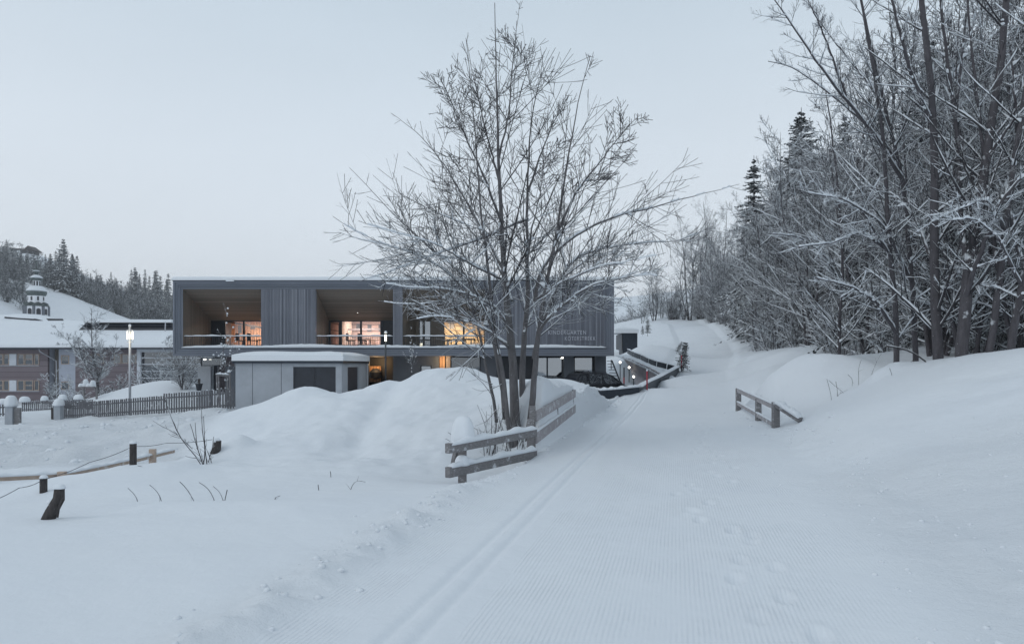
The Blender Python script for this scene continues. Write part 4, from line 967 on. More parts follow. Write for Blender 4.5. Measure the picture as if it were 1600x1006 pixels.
# parked cars
def make_car(loc, rz, label, paint):
    root = empty("parked_car", (0, 0, 0), label, "car", "cars parked by the building")
    L = 4.2; wd = .88
    def loft(prof_secs, name, mat, par, smooth=True, bevel=.03):
        """list of (y-scale, polygon (x,z))"""
        m = MB(); k = len(prof_secs[0][1]); vs = []
        for (y, poly) in prof_secs: vs += [(x, y, z) for x, z in poly]
        fs = [tuple(range(k)), tuple(range((len(prof_secs) - 1) * k, len(prof_secs) * k))[::-1]]
        for i in range(len(prof_secs) - 1): fs += [(i * k + j, (i + 1) * k + j, (i + 1) * k + (j + 1) % k, i * k + (j + 1) % k) for j in range(k)]
        m.add(vs, fs); return m.build(name, mat, par, smooth=False, bevel=bevel, local=True)
    low = [(-2.1, .35), (-2.12, .6), (-2.05, .95), (-1.2, 1.0), (.9, .98), (1.35, .92), (1.9, .80), (2.08, .62), (2.1, .38), (1.9, .28), (-1.9, .28)]
    def sc_(p, k, dz=0): return [(x * k, z + dz) for x, z in p]
    loft([(-wd, sc_(low, .97)), (-wd + .1, low), (wd - .1, low), (wd, sc_(low, .97))], "body", paint, root)
    cab = [(-2.0, .94), (-1.85, 1.35), (-1.6, 1.60), (-.9, 1.68), (.1, 1.66), (.55, 1.52), (1.35, .92)]
    def cabs(y, k): return (y, [((x + .3) * k - .3, .93 + (z - .93) * (1 if abs(y) < .7 else .96)) for x, z in cab])
    c = MB(); secs = [(.78, 1.0), (.60, 1.0)]
    # tumblehome: points lower at wide y, roof at narrow y
    k = len(cab); vs = []
    for sgn in (-1, 1):
        for x, z in cab: vs.append((x, sgn * (.86 - (z - .93) * .27), z))
    c.add(vs, [tuple(range(k)), tuple(range(k, 2 * k))[::-1]] + [(j, k + j, k + (j + 1) % k, (j + 1) % k) for j in range(k)])
    c.build("cabin", paint, root, bevel=.03, local=True)
    gl = M['glasscar']
    def side_win(poly, s, name):
        m = MB(); vs = []
        for off in (-.01, .012):
            for x, z in poly: vs.append((x, s * (.86 - (z - .93) * .27 + off), z))
        q = len(poly); m.add(vs, [tuple(range(q)), tuple(range(q, 2 * q))[::-1]] + [(i, (i + 1) % q, (i + 1) % q + q, i + q) for i in range(q)]); m.build(name, gl, root, local=True)
    for s in (-1, 1):
        side_win([(-.1, .99), (1.05, .99), (.5, 1.46), (.1, 1.58), (-.1, 1.59)], s, "side_window")
        side_win([(-1.05, .99), (-.18, .99), (-.18, 1.59), (-1.0, 1.60)], s, "side_window")
        side_win([(-1.85, 1.0), (-1.13, .99), (-1.1, 1.58), (-1.55, 1.52), (-1.7, 1.35)], s, "side_window")
        m = MB(); m.tube([(-1.5, s * .6, 1.66), (-1.3, s * .6, 1.73), (.1, s * .6, 1.72), (.25, s * .6, 1.65)], .02, 6); m.build("roof_rail", M['metal'], root, local=True)
        m = MB(); m.lathe([(.03, 0), (.1, .02), (.11, .1), (.06, .17)], 10, (.95, s * .98, .98)); mi = m.build("wing_mirror", paint, root, True, local=True)
        m = MB(); m.box(1.88, 2.09, s * .60 - .17, s * .60 + .17, .60, .76); m.build("headlight", M['galv'], root, bevel=.02, local=True)
        m = MB(); m.box(-2.11, -2.02, s * .72 - .12, s * .72 + .12, .75, 1.0); m.build("tail_light", M['red'], root, bevel=.02, local=True)
        for x in (-1.3, 1.32):
            m = MB(); n = 20; vs = [];
            for yy, r in ((s * .90, .20), (s * .91, .31), (s * .87, .33), (s * .68, .33), (s * .68, .1)):
                for q in range(n): vs.append((x + r * math.cos(q * 2 * math.pi / n), yy, .33 + r * math.sin(q * 2 * math.pi / n)))
            m.add(vs, [(a * n + q, a * n + (q + 1) % n, (a + 1) * n + (q + 1) % n, (a + 1) * n + q) for a in range(4) for q in range(n)] + [tuple(range(4 * n, 5 * n))])
            wh = m.build("wheel", M['dark'], root, True, local=True)
            m = MB(); vs = []
            for yy, r in ((s * .895, .20), (s * .90, .12), (s * .92, .04)):
                for q in range(n): vs.append((x + r * math.cos(q * 2 * math.pi / n), yy, .33 + r * math.sin(q * 2 * math.pi / n)))
            m.add(vs, [(a * n + q, a * n + (q + 1) % n, (a + 1) * n + (q + 1) % n, (a + 1) * n + q) for a in range(2) for q in range(n)] + [tuple(range(2 * n, 3 * n)), tuple(range(n))]); m.build("rim", M['galv'], wh, True, local=True)
    def cross(x0, z0, x1, z1, name):
        y0 = .80 - (z0 - .93) * .27; y1 = .80 - (z1 - .93) * .27; m = MB(); nx, nz = (z1 - z0), (x0 - x1); l = math.hypot(nx, nz); nx, nz = nx / l * .015, nz / l * .015
        vs = [(x0 + nx, -y0, z0 + nz), (x0 + nx, y0, z0 + nz), (x1 + nx, y1, z1 + nz), (x1 + nx, -y1, z1 + nz), (x0 - nx, -y0, z0 - nz), (x0 - nx, y0, z0 - nz), (x1 - nx, y1, z1 - nz), (x1 - nx, -y1, z1 - nz)]
        m.add(vs, [(0, 1, 2, 3), (7, 6, 5, 4), (0, 4, 5, 1), (2, 6, 7, 3), (1, 5, 6, 2), (0, 3, 7, 4)]); m.build(name, M['glassr'], root, local=True)
    cross(1.28, .98, .62, 1.47, "windscreen"); cross(-1.97, 1.02, -1.84, 1.36, "rear_window")
    sn = MB(); snow_dome(sn, (1.5, 0, .88), .35, .7, .05, 2, 16, 4); sn.build("snow_patch", M['snow'], root, True, local=True)
    root.location = loc; root.rotation_euler = (0, 0, rz); return root
M['paint'] = simple("dark_car_paint", (.03, .033, .04), .1, 3, .3, .5, bs=.02); M['paint2'] = simple("grey_car_paint", (.07, .075, .085), .1, 3, .3, .5, bs=.02)
cx = X(938, 41); make_car((cx - .1, 41.4, TZ(cx, 41) - .02), R(24), "dark estate car with roof rails parked behind the low retaining wall", M['paint'])
make_car((X(885, 43.6) - .1, 42.9, TZ(X(885, 43), 43) - .25), R(30), "dark grey car mostly hidden behind the snow bank next to the pillar", M['paint2'])

# fence posts, stump, wire and railing on the left
def left_bits():
    root = empty("plank_railing", W(100, 745, 15), "pale new wood plank railing on short posts half buried in snow at left", "railing")
    P = [W(-60, 748, 13.6), W(98, 740.5, 15.0), W(205, 718, 17.2), W(272, 702, 19.2)]
    for i in range(3):
        m = MB(); m.bar(P[i] - Vector((0, 0, .04)), P[i + 1] - Vector((0, 0, .04)), .05, .10 if i else .085); m.build("plank", M['fresh'], root, bevel=.006)
        sn = MB(); snow_strip(sn, P[i] + Vector((0, .05, .01)), P[i + 1] + Vector((0, .05, .01)), .16, .07, i, 30, False); sn.build("snow_on_plank", M['snow'], root, True)
    for (px, p0, p1, Y) in ((99, 736, 754, 14.9), (240, 701, 714, 18.1)):
        p = W(px, p0, Y); m = MB(); m.box(p.x - .08, p.x + .08, Y - .1, Y + .0, Zz(p1, Y) - .4, p.z); m.build("post", M['fresh'], root, bevel=.008)
    for (px, p0, p1, Y, w_, lab, pts) in ((68, 746, 772, 12.6, .13, "short dark post in the snow in front of the plank railing", None), (208, 692, 725, 14.6, .145, "tall dark fence post sticking out of the snow, slanted foot", None)):
        p = W(px, p0, Y); r = empty("fence_post", (p.x, Y, Zz(p1, Y)), lab, "fence post", "dark fence posts in the snow")
        m = MB(); m.tube([(p.x, Y, Zz(p1, Y) - .5), (p.x, Y, p.z - .02), (p.x, Y, p.z)], [w_ / 2, w_ / 2 * .95, w_ / 2 * .8], 10); m.build("post", M['darkwood'], r, True)
        sn = MB(); snow_dome(sn, (p.x, Y, p.z - .01), w_ * .55, w_ * .55, .06, px, 12, 5); sn.build("snow_cap", M['snow'], r, True)
    # leaning broken stump
    r = empty("broken_post", W(80, 812, 9.4), "broken dark post leaning over at the edge of the near snow slope", "fence post", "dark fence posts in the snow")
    m = MB(); Y = 8.95; m.tube([W(70, 826, Y), W(80, 800, Y), W(92, 779, Y), W(93, 762, Y)], [.095, .075, .07, .06], 12); m.build("post", M['darkwood'], r, True)
    m = MB(); m.tube([W(90, 808, Y - .1), W(93, 790, Y - .1), W(98, 778, Y - .1)], .012, 6); m.build("splinter", M['darkwood'], r, True)
    sn = MB(); snow_dome(sn, W(93, 763, Y), .075, .07, .06, 3); snow_dome(sn, W(80, 786, Y + .05), .06, .05, .05, 5); sn.build("snow_cap", M['snow'], r, True)
    # wire
    wr = MB(); pts = [W(-40, 792, 11.0), W(30, 762, 12), W(68, 749, 12.55), W(140, 722, 13.6), W(208, 697, 14.6), W(260, 692, 16), W(335, 686, 17.4)]
    cv = []
    for i in range(len(pts) - 1):
        for t in range(6):
            q = pts[i].lerp(pts[i + 1], t / 6); q.z -= .03 * math.sin(math.pi * t / 6); cv.append(q)
    cv.append(pts[-1]); wr.tube(cv, .006, 5); o = wr.build("wire", M['metal']); tag(o, "thin slack fence wire strung between the dark posts over the snow", "wire")
    # dark stump beside the bush
    r = empty("tree_stump", W(336, 722, 17.2), "dark split stump under a snow hood beside the bare bush", "stump")
    m = MB(); Y = 17.3; m.tube([W(326, 724, Y), W(333, 715, Y), W(339, 700, Y), W(340, 688, Y)], [.06, .13, .10, .09], 10); m.build("wood", M['darkwood'], r, True)
    sn = MB(); snow_dome(sn, W(338, 690, Y), .1, .1, .1, 8); sn.build("snow_cap", M['snow'], r, True)
left_bits()

# ------------------------------------------------------------------ trees: vectorised tubes
def resample(P, n):
    P = np.array([list(p) for p in P], float); d = np.r_[0, np.cumsum(np.linalg.norm(np.diff(P, axis=0), axis=1))]; t = np.linspace(0, d[-1], n)
    # smooth (Catmull-ish) by interpolating then light averaging
    Q = np.stack([np.interp(t, d, P[:, k]) for k in range(3)], 1)
    for _ in range(2): Q[1:-1] = .25 * Q[:-2] + .5 * Q[1:-1] + .25 * Q[2:]
    return Q
def tubes_np(P, Rr, sides):
    """P (N,K,3), Rr (N,K) -> V, quads"""
    Nn, K, _ = P.shape
    T = np.empty_like(P); T[:, 1:-1] = P[:, 2:] - P[:, :-2]; T[:, 0] = P[:, 1] - P[:, 0]; T[:, -1] = P[:, -1] - P[:, -2]
    T /= np.linalg.norm(T, axis=-1, keepdims=True) + 1e-9
    ref = np.zeros_like(T); mean = np.abs(T.mean(1)); vert = mean[:, 2] > .8; ref[vert] = (1, 0, 0); ref[~vert] = (0, 0, 1)
    A = np.cross(T, ref); A /= np.linalg.norm(A, axis=-1, keepdims=True) + 1e-9; B = np.cross(A, T)
    th = np.arange(sides) * 2 * math.pi / sides + math.pi / 2
    V = P[:, :, None] + Rr[:, :, None, None] * (A[:, :, None] * np.cos(th)[None, None, :, None] + B[:, :, None] * np.sin(th)[None, None, :, None])
    i = np.arange(Nn * K * sides).reshape(Nn, K, sides); j = np.roll(i, -1, axis=2)
    Fq = np.stack([i[:, :-1], j[:, :-1], j[:, 1:], i[:, 1:]], -1).reshape(-1, 4)
    return V.reshape(-1, 3), Fq
def spawn(rs, P, Rr, n, tr, ang, ln, rscale, K, up, wig, gmax=None, minr=.002, lenpow=1.0, flat=0, out=0, centre=None):
    """children of polylines P; n per parent"""
    Nn, Kp, _ = P.shape; pid = np.repeat(np.arange(Nn), n); M_ = len(pid)
    t = rs.uniform(tr[0], tr[1], M_) * (Kp - 1) * .999; i = t.astype(int); f = (t - i)[:, None]
    S = P[pid, i] * (1 - f) + P[pid, i + 1] * f; T = P[pid, i + 1] - P[pid, i]; T /= np.linalg.norm(T, axis=1, keepdims=True) + 1e-9
    pr = Rr[pid, i] * (1 - f[:, 0]) + Rr[pid, i + 1] * f[:, 0]
    rnd = rs.normal(size=(M_, 3)); rnd[:, 2] += up * .8
    if out and centre is not None:
        o_ = S - centre; o_[:, 2] = 0; rnd += out * o_ / (np.linalg.norm(o_, axis=1, keepdims=True) + .3)
    Pp = rnd - (rnd * T).sum(1, keepdims=True) * T; Pp /= np.linalg.norm(Pp, axis=1, keepdims=True) + 1e-9
    a = np.radians(rs.uniform(ang[0], ang[1], M_))[:, None]; D = T * np.cos(a) + Pp * np.sin(a)
    plen = np.linalg.norm(np.diff(P, axis=1), axis=2).sum(1)[pid]
    Ln = plen * rs.uniform(ln[0], ln[1], M_) * (1 - .62 * (t / (Kp - 1))) ** lenpow
    if gmax: Ln = np.minimum(Ln, gmax * rs.uniform(.75, 1.1, M_))
    Q = np.empty((M_, K, 3)); Q[:, 0] = S; st = (Ln / (K - 1))[:, None]
    for k in range(1, K):
        D = D + rs.normal(size=(M_, 3)) * wig; D[:, 2] += up * .22 * (4 / K); 
        D /= np.linalg.norm(D, axis=1, keepdims=True); Q[:, k] = Q[:, k - 1] + D * st
    r0 = np.maximum(pr * rscale, minr); RR = r0[:, None] * np.linspace(1, .42, K)[None]
    return Q, RR
def snow_tubes(rs, P, Rr, prob, extra=.008, zmax=99, lift=.9, slope=.72):
    """lines of snow resting along the tops of the flatter shoots"""
    d = P[:, -1] - P[:, 0]; sl = np.abs(d[:, 2]) / (np.linalg.norm(d, axis=1) + 1e-6)
    ok = (sl < slope) & (rs.rand(len(P)) < prob) & (P[:, 0, 2] < zmax); P = P[ok].copy(); r = Rr[ok]; K = P.shape[1]
    k = np.minimum(1, np.minimum(np.arange(K), np.arange(K)[::-1]) / 1.2 + .15)[None]; wob = rs.uniform(.5, 1.15, (len(P), K))
    rr = (r * .75 + extra) * k * wob; P[:, :, 2] += r * lift + rr * .35
    return tubes_np(P, rr, 5)
def clip_env(P, Rr, env):
    """shrink shoots whose tip leaves the crown outline; env(z)->(cx, halfwidth), cy"""
    for it in range(1):
        tip = P[:, -1]; c, hw = env(tip[:, 2]); d = np.sqrt(((tip[:, 0] - c) / hw) ** 2 + ((tip[:, 1] - env.cy) / (hw * .8)) ** 2); bad = (d > 1)
        return P[~bad], Rr[~bad]
        P[bad] = P[bad][:, :1] + (P[bad] - P[bad][:, :1]) * .75
def join(parts):
    Vs, Fs, o = [], [], 0
    for V, Fq in parts: Vs.append(V); Fs.append(Fq + o); o += len(V)
    return np.concatenate(Vs), np.concatenate(Fs)
def lumps(rs, spots, mb_name, root, size=(.05, .14), local=False):
    m = MB()
    for i, (p, s) in enumerate(spots):
        snow_dome(m, p - Vector((0, 0, s * .15)), s * rs.uniform(.7, 1.3), s * rs.uniform(.6, 1.0), s * rs.uniform(.9, 1.7), i + 1, 8, 4, s * .4)
    return m.build(mb_name, M['snow'], root, True, local=local)

def fork_snow(m, B, A, Cc, th):
    """snow packed into a fork: B the crotch, A and Cc up the two limbs"""
    n_ = (A - B).cross(Cc - B)
    if n_.length < 1e-5: return
    n_.normalize(); w_ = (A - Cc).length; M0 = (A + Cc) / 2 + Vector((0, 0, w_ * .18)); ce = (A + B + Cc + M0) / 4
    ring = [B, B.lerp(A, .5), A, A.lerp(M0, .5) + Vector((0, 0, w_ * .06)), M0, M0.lerp(Cc, .5) + Vector((0, 0, w_ * .06)), Cc, Cc.lerp(B, .5)]
    vs = list(ring)
    for sg in (1, -1): vs += [p.lerp(ce, .3) + n_ * th * .75 * sg for p in ring] + [ce + n_ * th * sg]
    fs = []
    for q, sg in ((8, 1), (17, -1)):
        for i in range(8):
            j = (i + 1) % 8; f1 = (i, j, q + j, q + i); f2 = (q + i, q + j, q + 8)
            fs += [f1, f2] if sg > 0 else [f1[::-1], f2[::-1]]
    m.add(vs, fs)
def forks(m, rs, P1, R1, P, RR, zmax, prob, kmax=200, hmax=.2):
    """forks where shoots P1 leave the limbs P"""
    flat = P.reshape(-1, 3); n = 0
    for i in rs.permutation(len(P1)):
        if n >= kmax: break
        if P1[i][0][2] > zmax or rs.rand() > prob: continue
        d = np.linalg.norm(flat - P1[i][0], axis=1); k = int(d.argmin()); a, j = divmod(k, P.shape[1])
        if j + 2 >= P.shape[1]: continue
        r = RR[a][j]
        if r < .018: continue
        T = Vector(P[a][j + 2] - P[a][j]).normalized(); D = Vector(P1[i][2] - P1[i][0]).normalized()
        if T.z < .05 and D.z < .05: continue
        h = rs.uniform(2.5, 5.5) * r + .03; B = Vector(P1[i][0]); h = min(h, hmax)
        fork_snow(m, B, B + T * h * .8, B + D * h * rs.uniform(.8, 1.3), r * rs.uniform(.5, .9) + .008); n += 1
def wedge(m, c, s, seed):
    """snow lodged in a fork: narrow below, bulging above"""
    rnd = random.Random(seed); n = 8; vs = []; lean = rnd.uniform(-.35, .35)
    for (z, r) in ((-1.1, .08), (-.6, .26), (-.1, .40), (.3, .42), (.55, .30), (.68, .1)):
        for k in range(n):
            t = 2 * math.pi * k / n; q = r * s * rnd.uniform(.85, 1.15)
            vs.append(c + Vector((q * math.cos(t) * .8 + lean * z * s, q * math.sin(t) * .7, z * s * .8)))
    fs = [(i * n + k, i * n + (k + 1) % n, (i + 1) * n + (k + 1) % n, (i + 1) * n + k) for i in range(5) for k in range(n)] + [tuple(range(n))[::-1], tuple(5 * n + k for k in range(n))]
    m.add(vs, fs)
def main_tree():
    rs = np.random.RandomState(11); Y0 = 17.0
    root = empty("bare_tree", W(806, 700, Y0), "large bare many stemmed tree with spreading twiggy crown behind the bridge railing", "tree")
    ST = [ # (pts (px,py,dY), w0 px, w1 px)
     ([(810, 712, 0), (804, 640, 0), (802, 560, 0), (792, 480, .1), (786, 400, .1), (781, 300, .1), (777, 180, 0), (775, 90, 0), (773, 5, 0)], 19, 1.7),
     ([(822, 700, .5), (816, 620, .5), (817, 540, .6), (826, 470, .9), (824, 420, 1.0), (823, 340, 1.1), (826, 240, 1.0), (830, 180, .9), (845, 110, .8), (868, 75, .8)], 14, 1.3),
     ([(826, 690, -.3), (834, 600, -.3), (842, 510, -.4), (854, 440, -.7), (868, 380, -.9), (880, 300, -1.1), (890, 230, -1.2), (905, 150, -1.2), (922, 88, -1.2)], 12.5, 1.3),
     ([(800, 700, -.6), (792, 640, -.5), (785, 580, -.5), (771, 500, -.8), (762, 410, -1.0), (752, 340, -1.1), (748, 295, -1.1), (742, 200, -1.1), (735, 120, -1.0), (728, 60, -1)], 9, 1.3),
     ([(789, 655, .2), (786, 611, .2), (776, 560, .2), (766, 500, .3), (745, 450, .6), (715, 420, 1.0), (680, 395, 1.4), (644, 363, 1.7), (600, 320, 2.0), (560, 275, 2.2), (546, 262, 2.2)], 9, 1.2),
     ([(776, 660, -.2), (770, 618, -.2), (757, 560, -.2), (745, 500, -.2), (728, 455, -.4), (700, 425, -.7), (660, 400, -1.2), (610, 385, -1.8), (560, 365, -2.3), (520, 338, -2.5)], 6, 1.1),
     ([(834, 560, -.3), (842, 514, -.5), (870, 484, -.9), (921, 446, -1.6), (960, 436, -2.1), (1010, 428, -2.6), (1040, 432, -2.8)], 7, 1.2),
     ([(836, 470, 0), (842, 420, .1), (862, 398, .2), (905, 362, .4), (960, 338, .8), (1010, 327, 1.2), (1060, 312, 1.6), (1100, 303, 2.0), (1155, 288, 2.4)], 7.5, 1.2),
     ([(850, 500, .3), (868, 450, .6), (884, 418, .8), (905, 398, 1.0), (955, 385, 1.4), (1010, 379, 1.8), (1060, 377, 2.1), (1112, 356, 2.4)], 7, 1.2),
     ([(824, 342, 1.1), (800, 351, .6), (765, 368, .1), (720, 384, -.6), (680, 398, -1.2), (640, 412, -1.7), (600, 428, -2.2), (560, 440, -2.6)], 6, 1.2),
     ([(786, 420, .1), (760, 370, .5), (720, 300, 1.0), (690, 250, 1.4), (650, 205, 1.8), (612, 178, 2.1)], 5.5, 1.1),
     ([(784, 350, .1), (762, 290, -.4), (730, 220, -.9), (705, 160, -1.2), (685, 115, -1.4)], 5, 1.1),
     ([(826, 300, 1.0), (845, 240, 1.3), (870, 180, 1.6), (893, 130, 1.7)], 4.5, 1.1),
     ([(872, 360, -1), (900, 300, -1.5), (940, 250, -2.0), (970, 210, -2.3), (1000, 180, -2.5)], 5, 1.1),
     ([(800, 520, .1), (775, 480, -.8), (735, 460, -1.6), (690, 450, -2.2), (640, 450, -2.6), (590, 440, -2.9)], 5.5, 1.1),
     ([(818, 520, .6), (840, 470, 1.6), (880, 440, 2.4), (930, 420, 3.0), (985, 410, 3.4)], 5, 1.1),
     ([(779, 250, .1), (795, 180, .4), (800, 110, .5), (808, 40, .6), (812, 5, .6)], 4, 1.1),
     ([(779, 280, .1), (758, 200, .5), (740, 120, .7), (728, 60, .8)], 4, 1.1),
     ([(800, 470, .1), (790, 440, 1.2), (760, 380, 2.2), (730, 320, 2.9), (705, 260, 3.3)], 5, 1.1),
     ([(822, 430, .9), (830, 360, -1.0), (845, 300, -2.2), (850, 230, -2.8)], 5, 1.1),
     ([(797, 545, .1), (765, 518, -1.2), (725, 500, -2.2), (680, 492, -2.8), (640, 500, -3.1)], 5, 1.0),
     ([(790, 500, .1), (750, 478, 1.2), (700, 470, 2.2), (640, 476, 2.8), (590, 470, 3.1)], 5, 1.0),
     ([(840, 500, .1), (880, 475, 1.2), (930, 462, 2.0), (985, 470, 2.6)], 5, 1.0),
     ([(835, 470, .1), (880, 440, -1.6), (940, 415, -2.8), (1000, 405, -3.4), (1040, 395, -3.6)], 5, 1.0),
     ([(790, 440, .1), (740, 415, -1.6), (680, 380, -2.6), (610, 362, -3.3), (560, 345, -3.6)], 5, 1.0),
    ]
    K = 26; P = []; RR = []
    for pts, w0, w1 in ST:
        P.append(resample([W(a, b, Y0 + d) for a, b, d in pts], K)); t = np.linspace(0, 1, K)
        RR.append(.5 / F * Y0 * (w1 * .6 + (w0 * .9 - w1 * .6) * (1 - t) ** 1.4))
    P = np.array(P); RR = np.array(RR); P[:, 1:-1] += rs.normal(size=P[:, 1:-1].shape) * .006
    V, Fq = tubes_np(P, RR, 10); link("trunk", quick_mesh("trunk", V, Fq, M['bark']), root)
    zt = [Zz(p, Y0) for p in (640, 560, 520, 450, 400, 340, 260, 180, 100, 60, 0, -30)]
    xl = [X(p, Y0) for p in (700, 590, 555, 520, 505, 492, 515, 590, 668, 700, 745, 760)]; xr = [X(p, Y0) for p in (880, 950, 995, 1060, 1125, 1200, 1110, 1022, 945, 895, 828, 795)]
    def env(z): l = np.interp(z, zt, xl); r = np.interp(z, zt, xr); return (l + r) / 2, (r - l) / 2
    env.cy = Y0
    cen = np.array([X(800, Y0), Y0, 0])
    P1, R1 = spawn(rs, P, RR, 19, (.20, .97), (38, 66), (.20, .46), .36, 9, .24, .016, gmax=3.4, minr=.0065, lenpow=.8, out=.4, centre=cen); P1, R1 = clip_env(P1, R1, env)
    P1b, R1b = spawn(rs, P[4:], RR[4:], 7, (.3, .96), (30, 62), (.2, .42), .36, 9, .06, .035, gmax=2.6, minr=.006, lenpow=.7); P1b, R1b = clip_env(P1b, R1b, env)
    P1 = np.concatenate([P1, P1b]); R1 = np.concatenate([R1, R1b])
    P2, R2 = spawn(rs, P1, R1, 9, (.10, .93), (28, 50), (.28, .58), .55, 7, .18, .022, gmax=1.3, minr=.0054, lenpow=.7); P2, R2 = clip_env(P2, R2, env)
    P2c, R2c = spawn(rs, P, RR, 13, (.3, .99), (35, 65), (.07, .16), .2, 7, .25, .03, gmax=1.0, minr=.0045)
    P2 = np.concatenate([P2, P2c]); R2 = np.concatenate([R2, R2c])
    P3, R3 = spawn(rs, P2, R2, 1, (.15, .8), (24, 46), (.35, .65), .7, 5, .12, .04, gmax=.6, minr=.0034)
    print("tree twigs", len(P1), len(P2), len(P3))
    V, Fq = join([tubes_np(P1, R1, 5), tubes_np(P2, np.maximum(R2, .005), 4), tubes_np(P3, np.maximum(R3, .0032), 3)])
    link("crown", quick_mesh("crown", V, Fq, M['twig']), root)
    # thin shoots and suckers round the foot
    B0 = [[W(792 + rs.uniform(-40, 30), 720, Y0 + rs.uniform(-1.2, .2)), None] for i in range(26)]
    Q = []
    for b, _ in B0:
        h = rs.uniform(.5, 1.3); d = Vector((rs.normal() * .25, rs.normal() * .2, 1)).normalized(); b.z = max(TZ(b.x, b.y) - .1, -.3); Q.append(resample([b, b + d * h * .5, b + d * h + Vector((rs.normal() * .1, 0, .05))], 7))
    for pts in ([(773, 625), (760, 600), (740, 585), (715, 565), (700, 560)], [(770, 600), (750, 595), (735, 575), (731, 555)], [(775, 640), (760, 660), (742, 665)], [(768, 560), (745, 540), (720, 535), (695, 548), (685, 560)], [(757, 555), (738, 560), (728, 575), (722, 590)], [(784, 600), (765, 610), (745, 612), (738, 606)]):
        Q.append(resample([W(a, b, Y0 - .3) for a, b in pts], 7))
    Q = np.array(Q); RQ = np.repeat((.011 * np.linspace(1, .4, 7))[None], len(Q), 0)
    Q2, RQ2 = spawn(rs, Q, RQ, 4, (.2, .95), (30, 60), (.2, .5), .6, 5, .2, .1, minr=.004)
    V, Fq = join([tubes_np(Q, RQ, 5), tubes_np(Q2, RQ2, 4)]); link("basal_shoots", quick_mesh("basal_shoots", V, Fq, M['twigs']), root)
    # snow in forks and along the lower limbs
    o = link("branch_snow", quick_mesh("branch_snow", *join([snow_tubes(rs, P1, R1, .65, .006, 5.2), snow_tubes(rs, P2, R2, .35, .003, 4.9)]), M['snow']), root); o["kind"] = "stuff"
    m = MB(); k = 0
    for i, p_ in enumerate(P):
        for j in range(3, K - 2):
            a, b = Vector(p_[j]), Vector(p_[j + 1]); d = (b - a)
            if abs(d.normalized().z) < .62 and a.z < 7.2 and rs.rand() < (.85 if a.z < 5.4 else .5):
                r = RR[i][j]; snow_strip(m, a + Vector((0, 0, r * .6)), b + Vector((0, 0, r * .6)), r * 1.9, min(.11, .03 + r * rs.uniform(.7, 1.6)), k, 4, False); k += 1
    forks(m, rs, P1, R1, P, RR, 6.4, .9, 110, .24)
    j = 0
    for i in rs.permutation(len(P1))[:150]:
        if P1[i][0][2] < 5.8:
            a, b = Vector(P1[i][1]), Vector(P1[i][4])
            if abs((b - a).normalized().z) < .6: snow_strip(m, a + Vector((0, 0, .008)), b + Vector((0, 0, .008)), .035, .035, j, 4); j += 1
    m.build("snow_cover", M['snow'], root, True)["kind"] = "stuff"
main_tree()

# ------------------------------------------------------------------ forest prototypes
def bare_mesh(name, seed, h, nst, spread, mats, dens=1.0, n1=14, n2=8, n3=3, base=.1, up=.3, thick=.012, single=False, minr=.004):
    rs = np.random.RandomState(seed); K = 16; P = []; RR = []
    for i in range(nst):
        a = 2 * math.pi * i / nst + rs.uniform(-.5, .5); hh = h * rs.uniform(.65, 1.0) if i else h; sp = spread * h * rs.uniform(.4, 1.1) * (0 if single and i == 0 else 1)
        b = np.array([math.cos(a), math.sin(a)]) * rs.uniform(.05, .25) * (0 if single else 1)
        z0 = 0 if not single or i == 0 else h * rs.uniform(.15, .45)
        if single and i: hh = z0 + (h - z0) * rs.uniform(.5, .85)
        pts = [(b[0], b[1], z0 - (.4 if z0 == 0 else 0))]
        for t in (.3, .6, 1.0):
            c = sp * t ** .8; pts.append((b[0] + math.cos(a) * c + rs.normal() * .03 * h, b[1] + math.sin(a) * c + rs.normal() * .03 * h, z0 + (hh - z0) * t))
        P.append(resample([Vector(p) for p in pts], K)); RR.append(thick * h * (.55 if single and i else rs.uniform(.6, 1.1)) * np.linspace(1, .12, K) ** 1.1)
    P = np.array(P); RR = np.array(RR)
    tr = quick_mesh(name + "_trunk", *tubes_np(P, RR, 7), mats[0])
    P1, R1 = spawn(rs, P, RR, int(n1 * dens), (base, .97), (30, 65), (.2, .42), .45, 8, up, .06, gmax=h * .35, minr=.007)
    P2, R2 = spawn(rs, P1, R1, n2, (.1, .97), (28, 60), (.3, .6), .6, 6, up * .6, .09, gmax=h * .16, minr=.0055)
    ls = [tubes_np(P1, R1, 5), tubes_np(P2, np.maximum(R2, minr + .001), 4)]
    if n3:
        P3, R3 = spawn(rs, P2, R2, n3, (.1, .95), (25, 65), (.35, .7), .7, 4, up * .4, .12, gmax=.6, minr=minr); ls.append(tubes_np(P3, np.maximum(R3, minr), 3))
    cr = quick_mesh(name + "_crown", *join(ls), mats[1])
    if minr > .03 or thick < .005: return tr, cr
    sn = quick_mesh(name + "_snow", *join([snow_tubes(rs, P1, R1, .95, .016, slope=.82), snow_tubes(rs, P2, R2, .65, .009, slope=.8)]), M['snow']); return tr, cr, sn
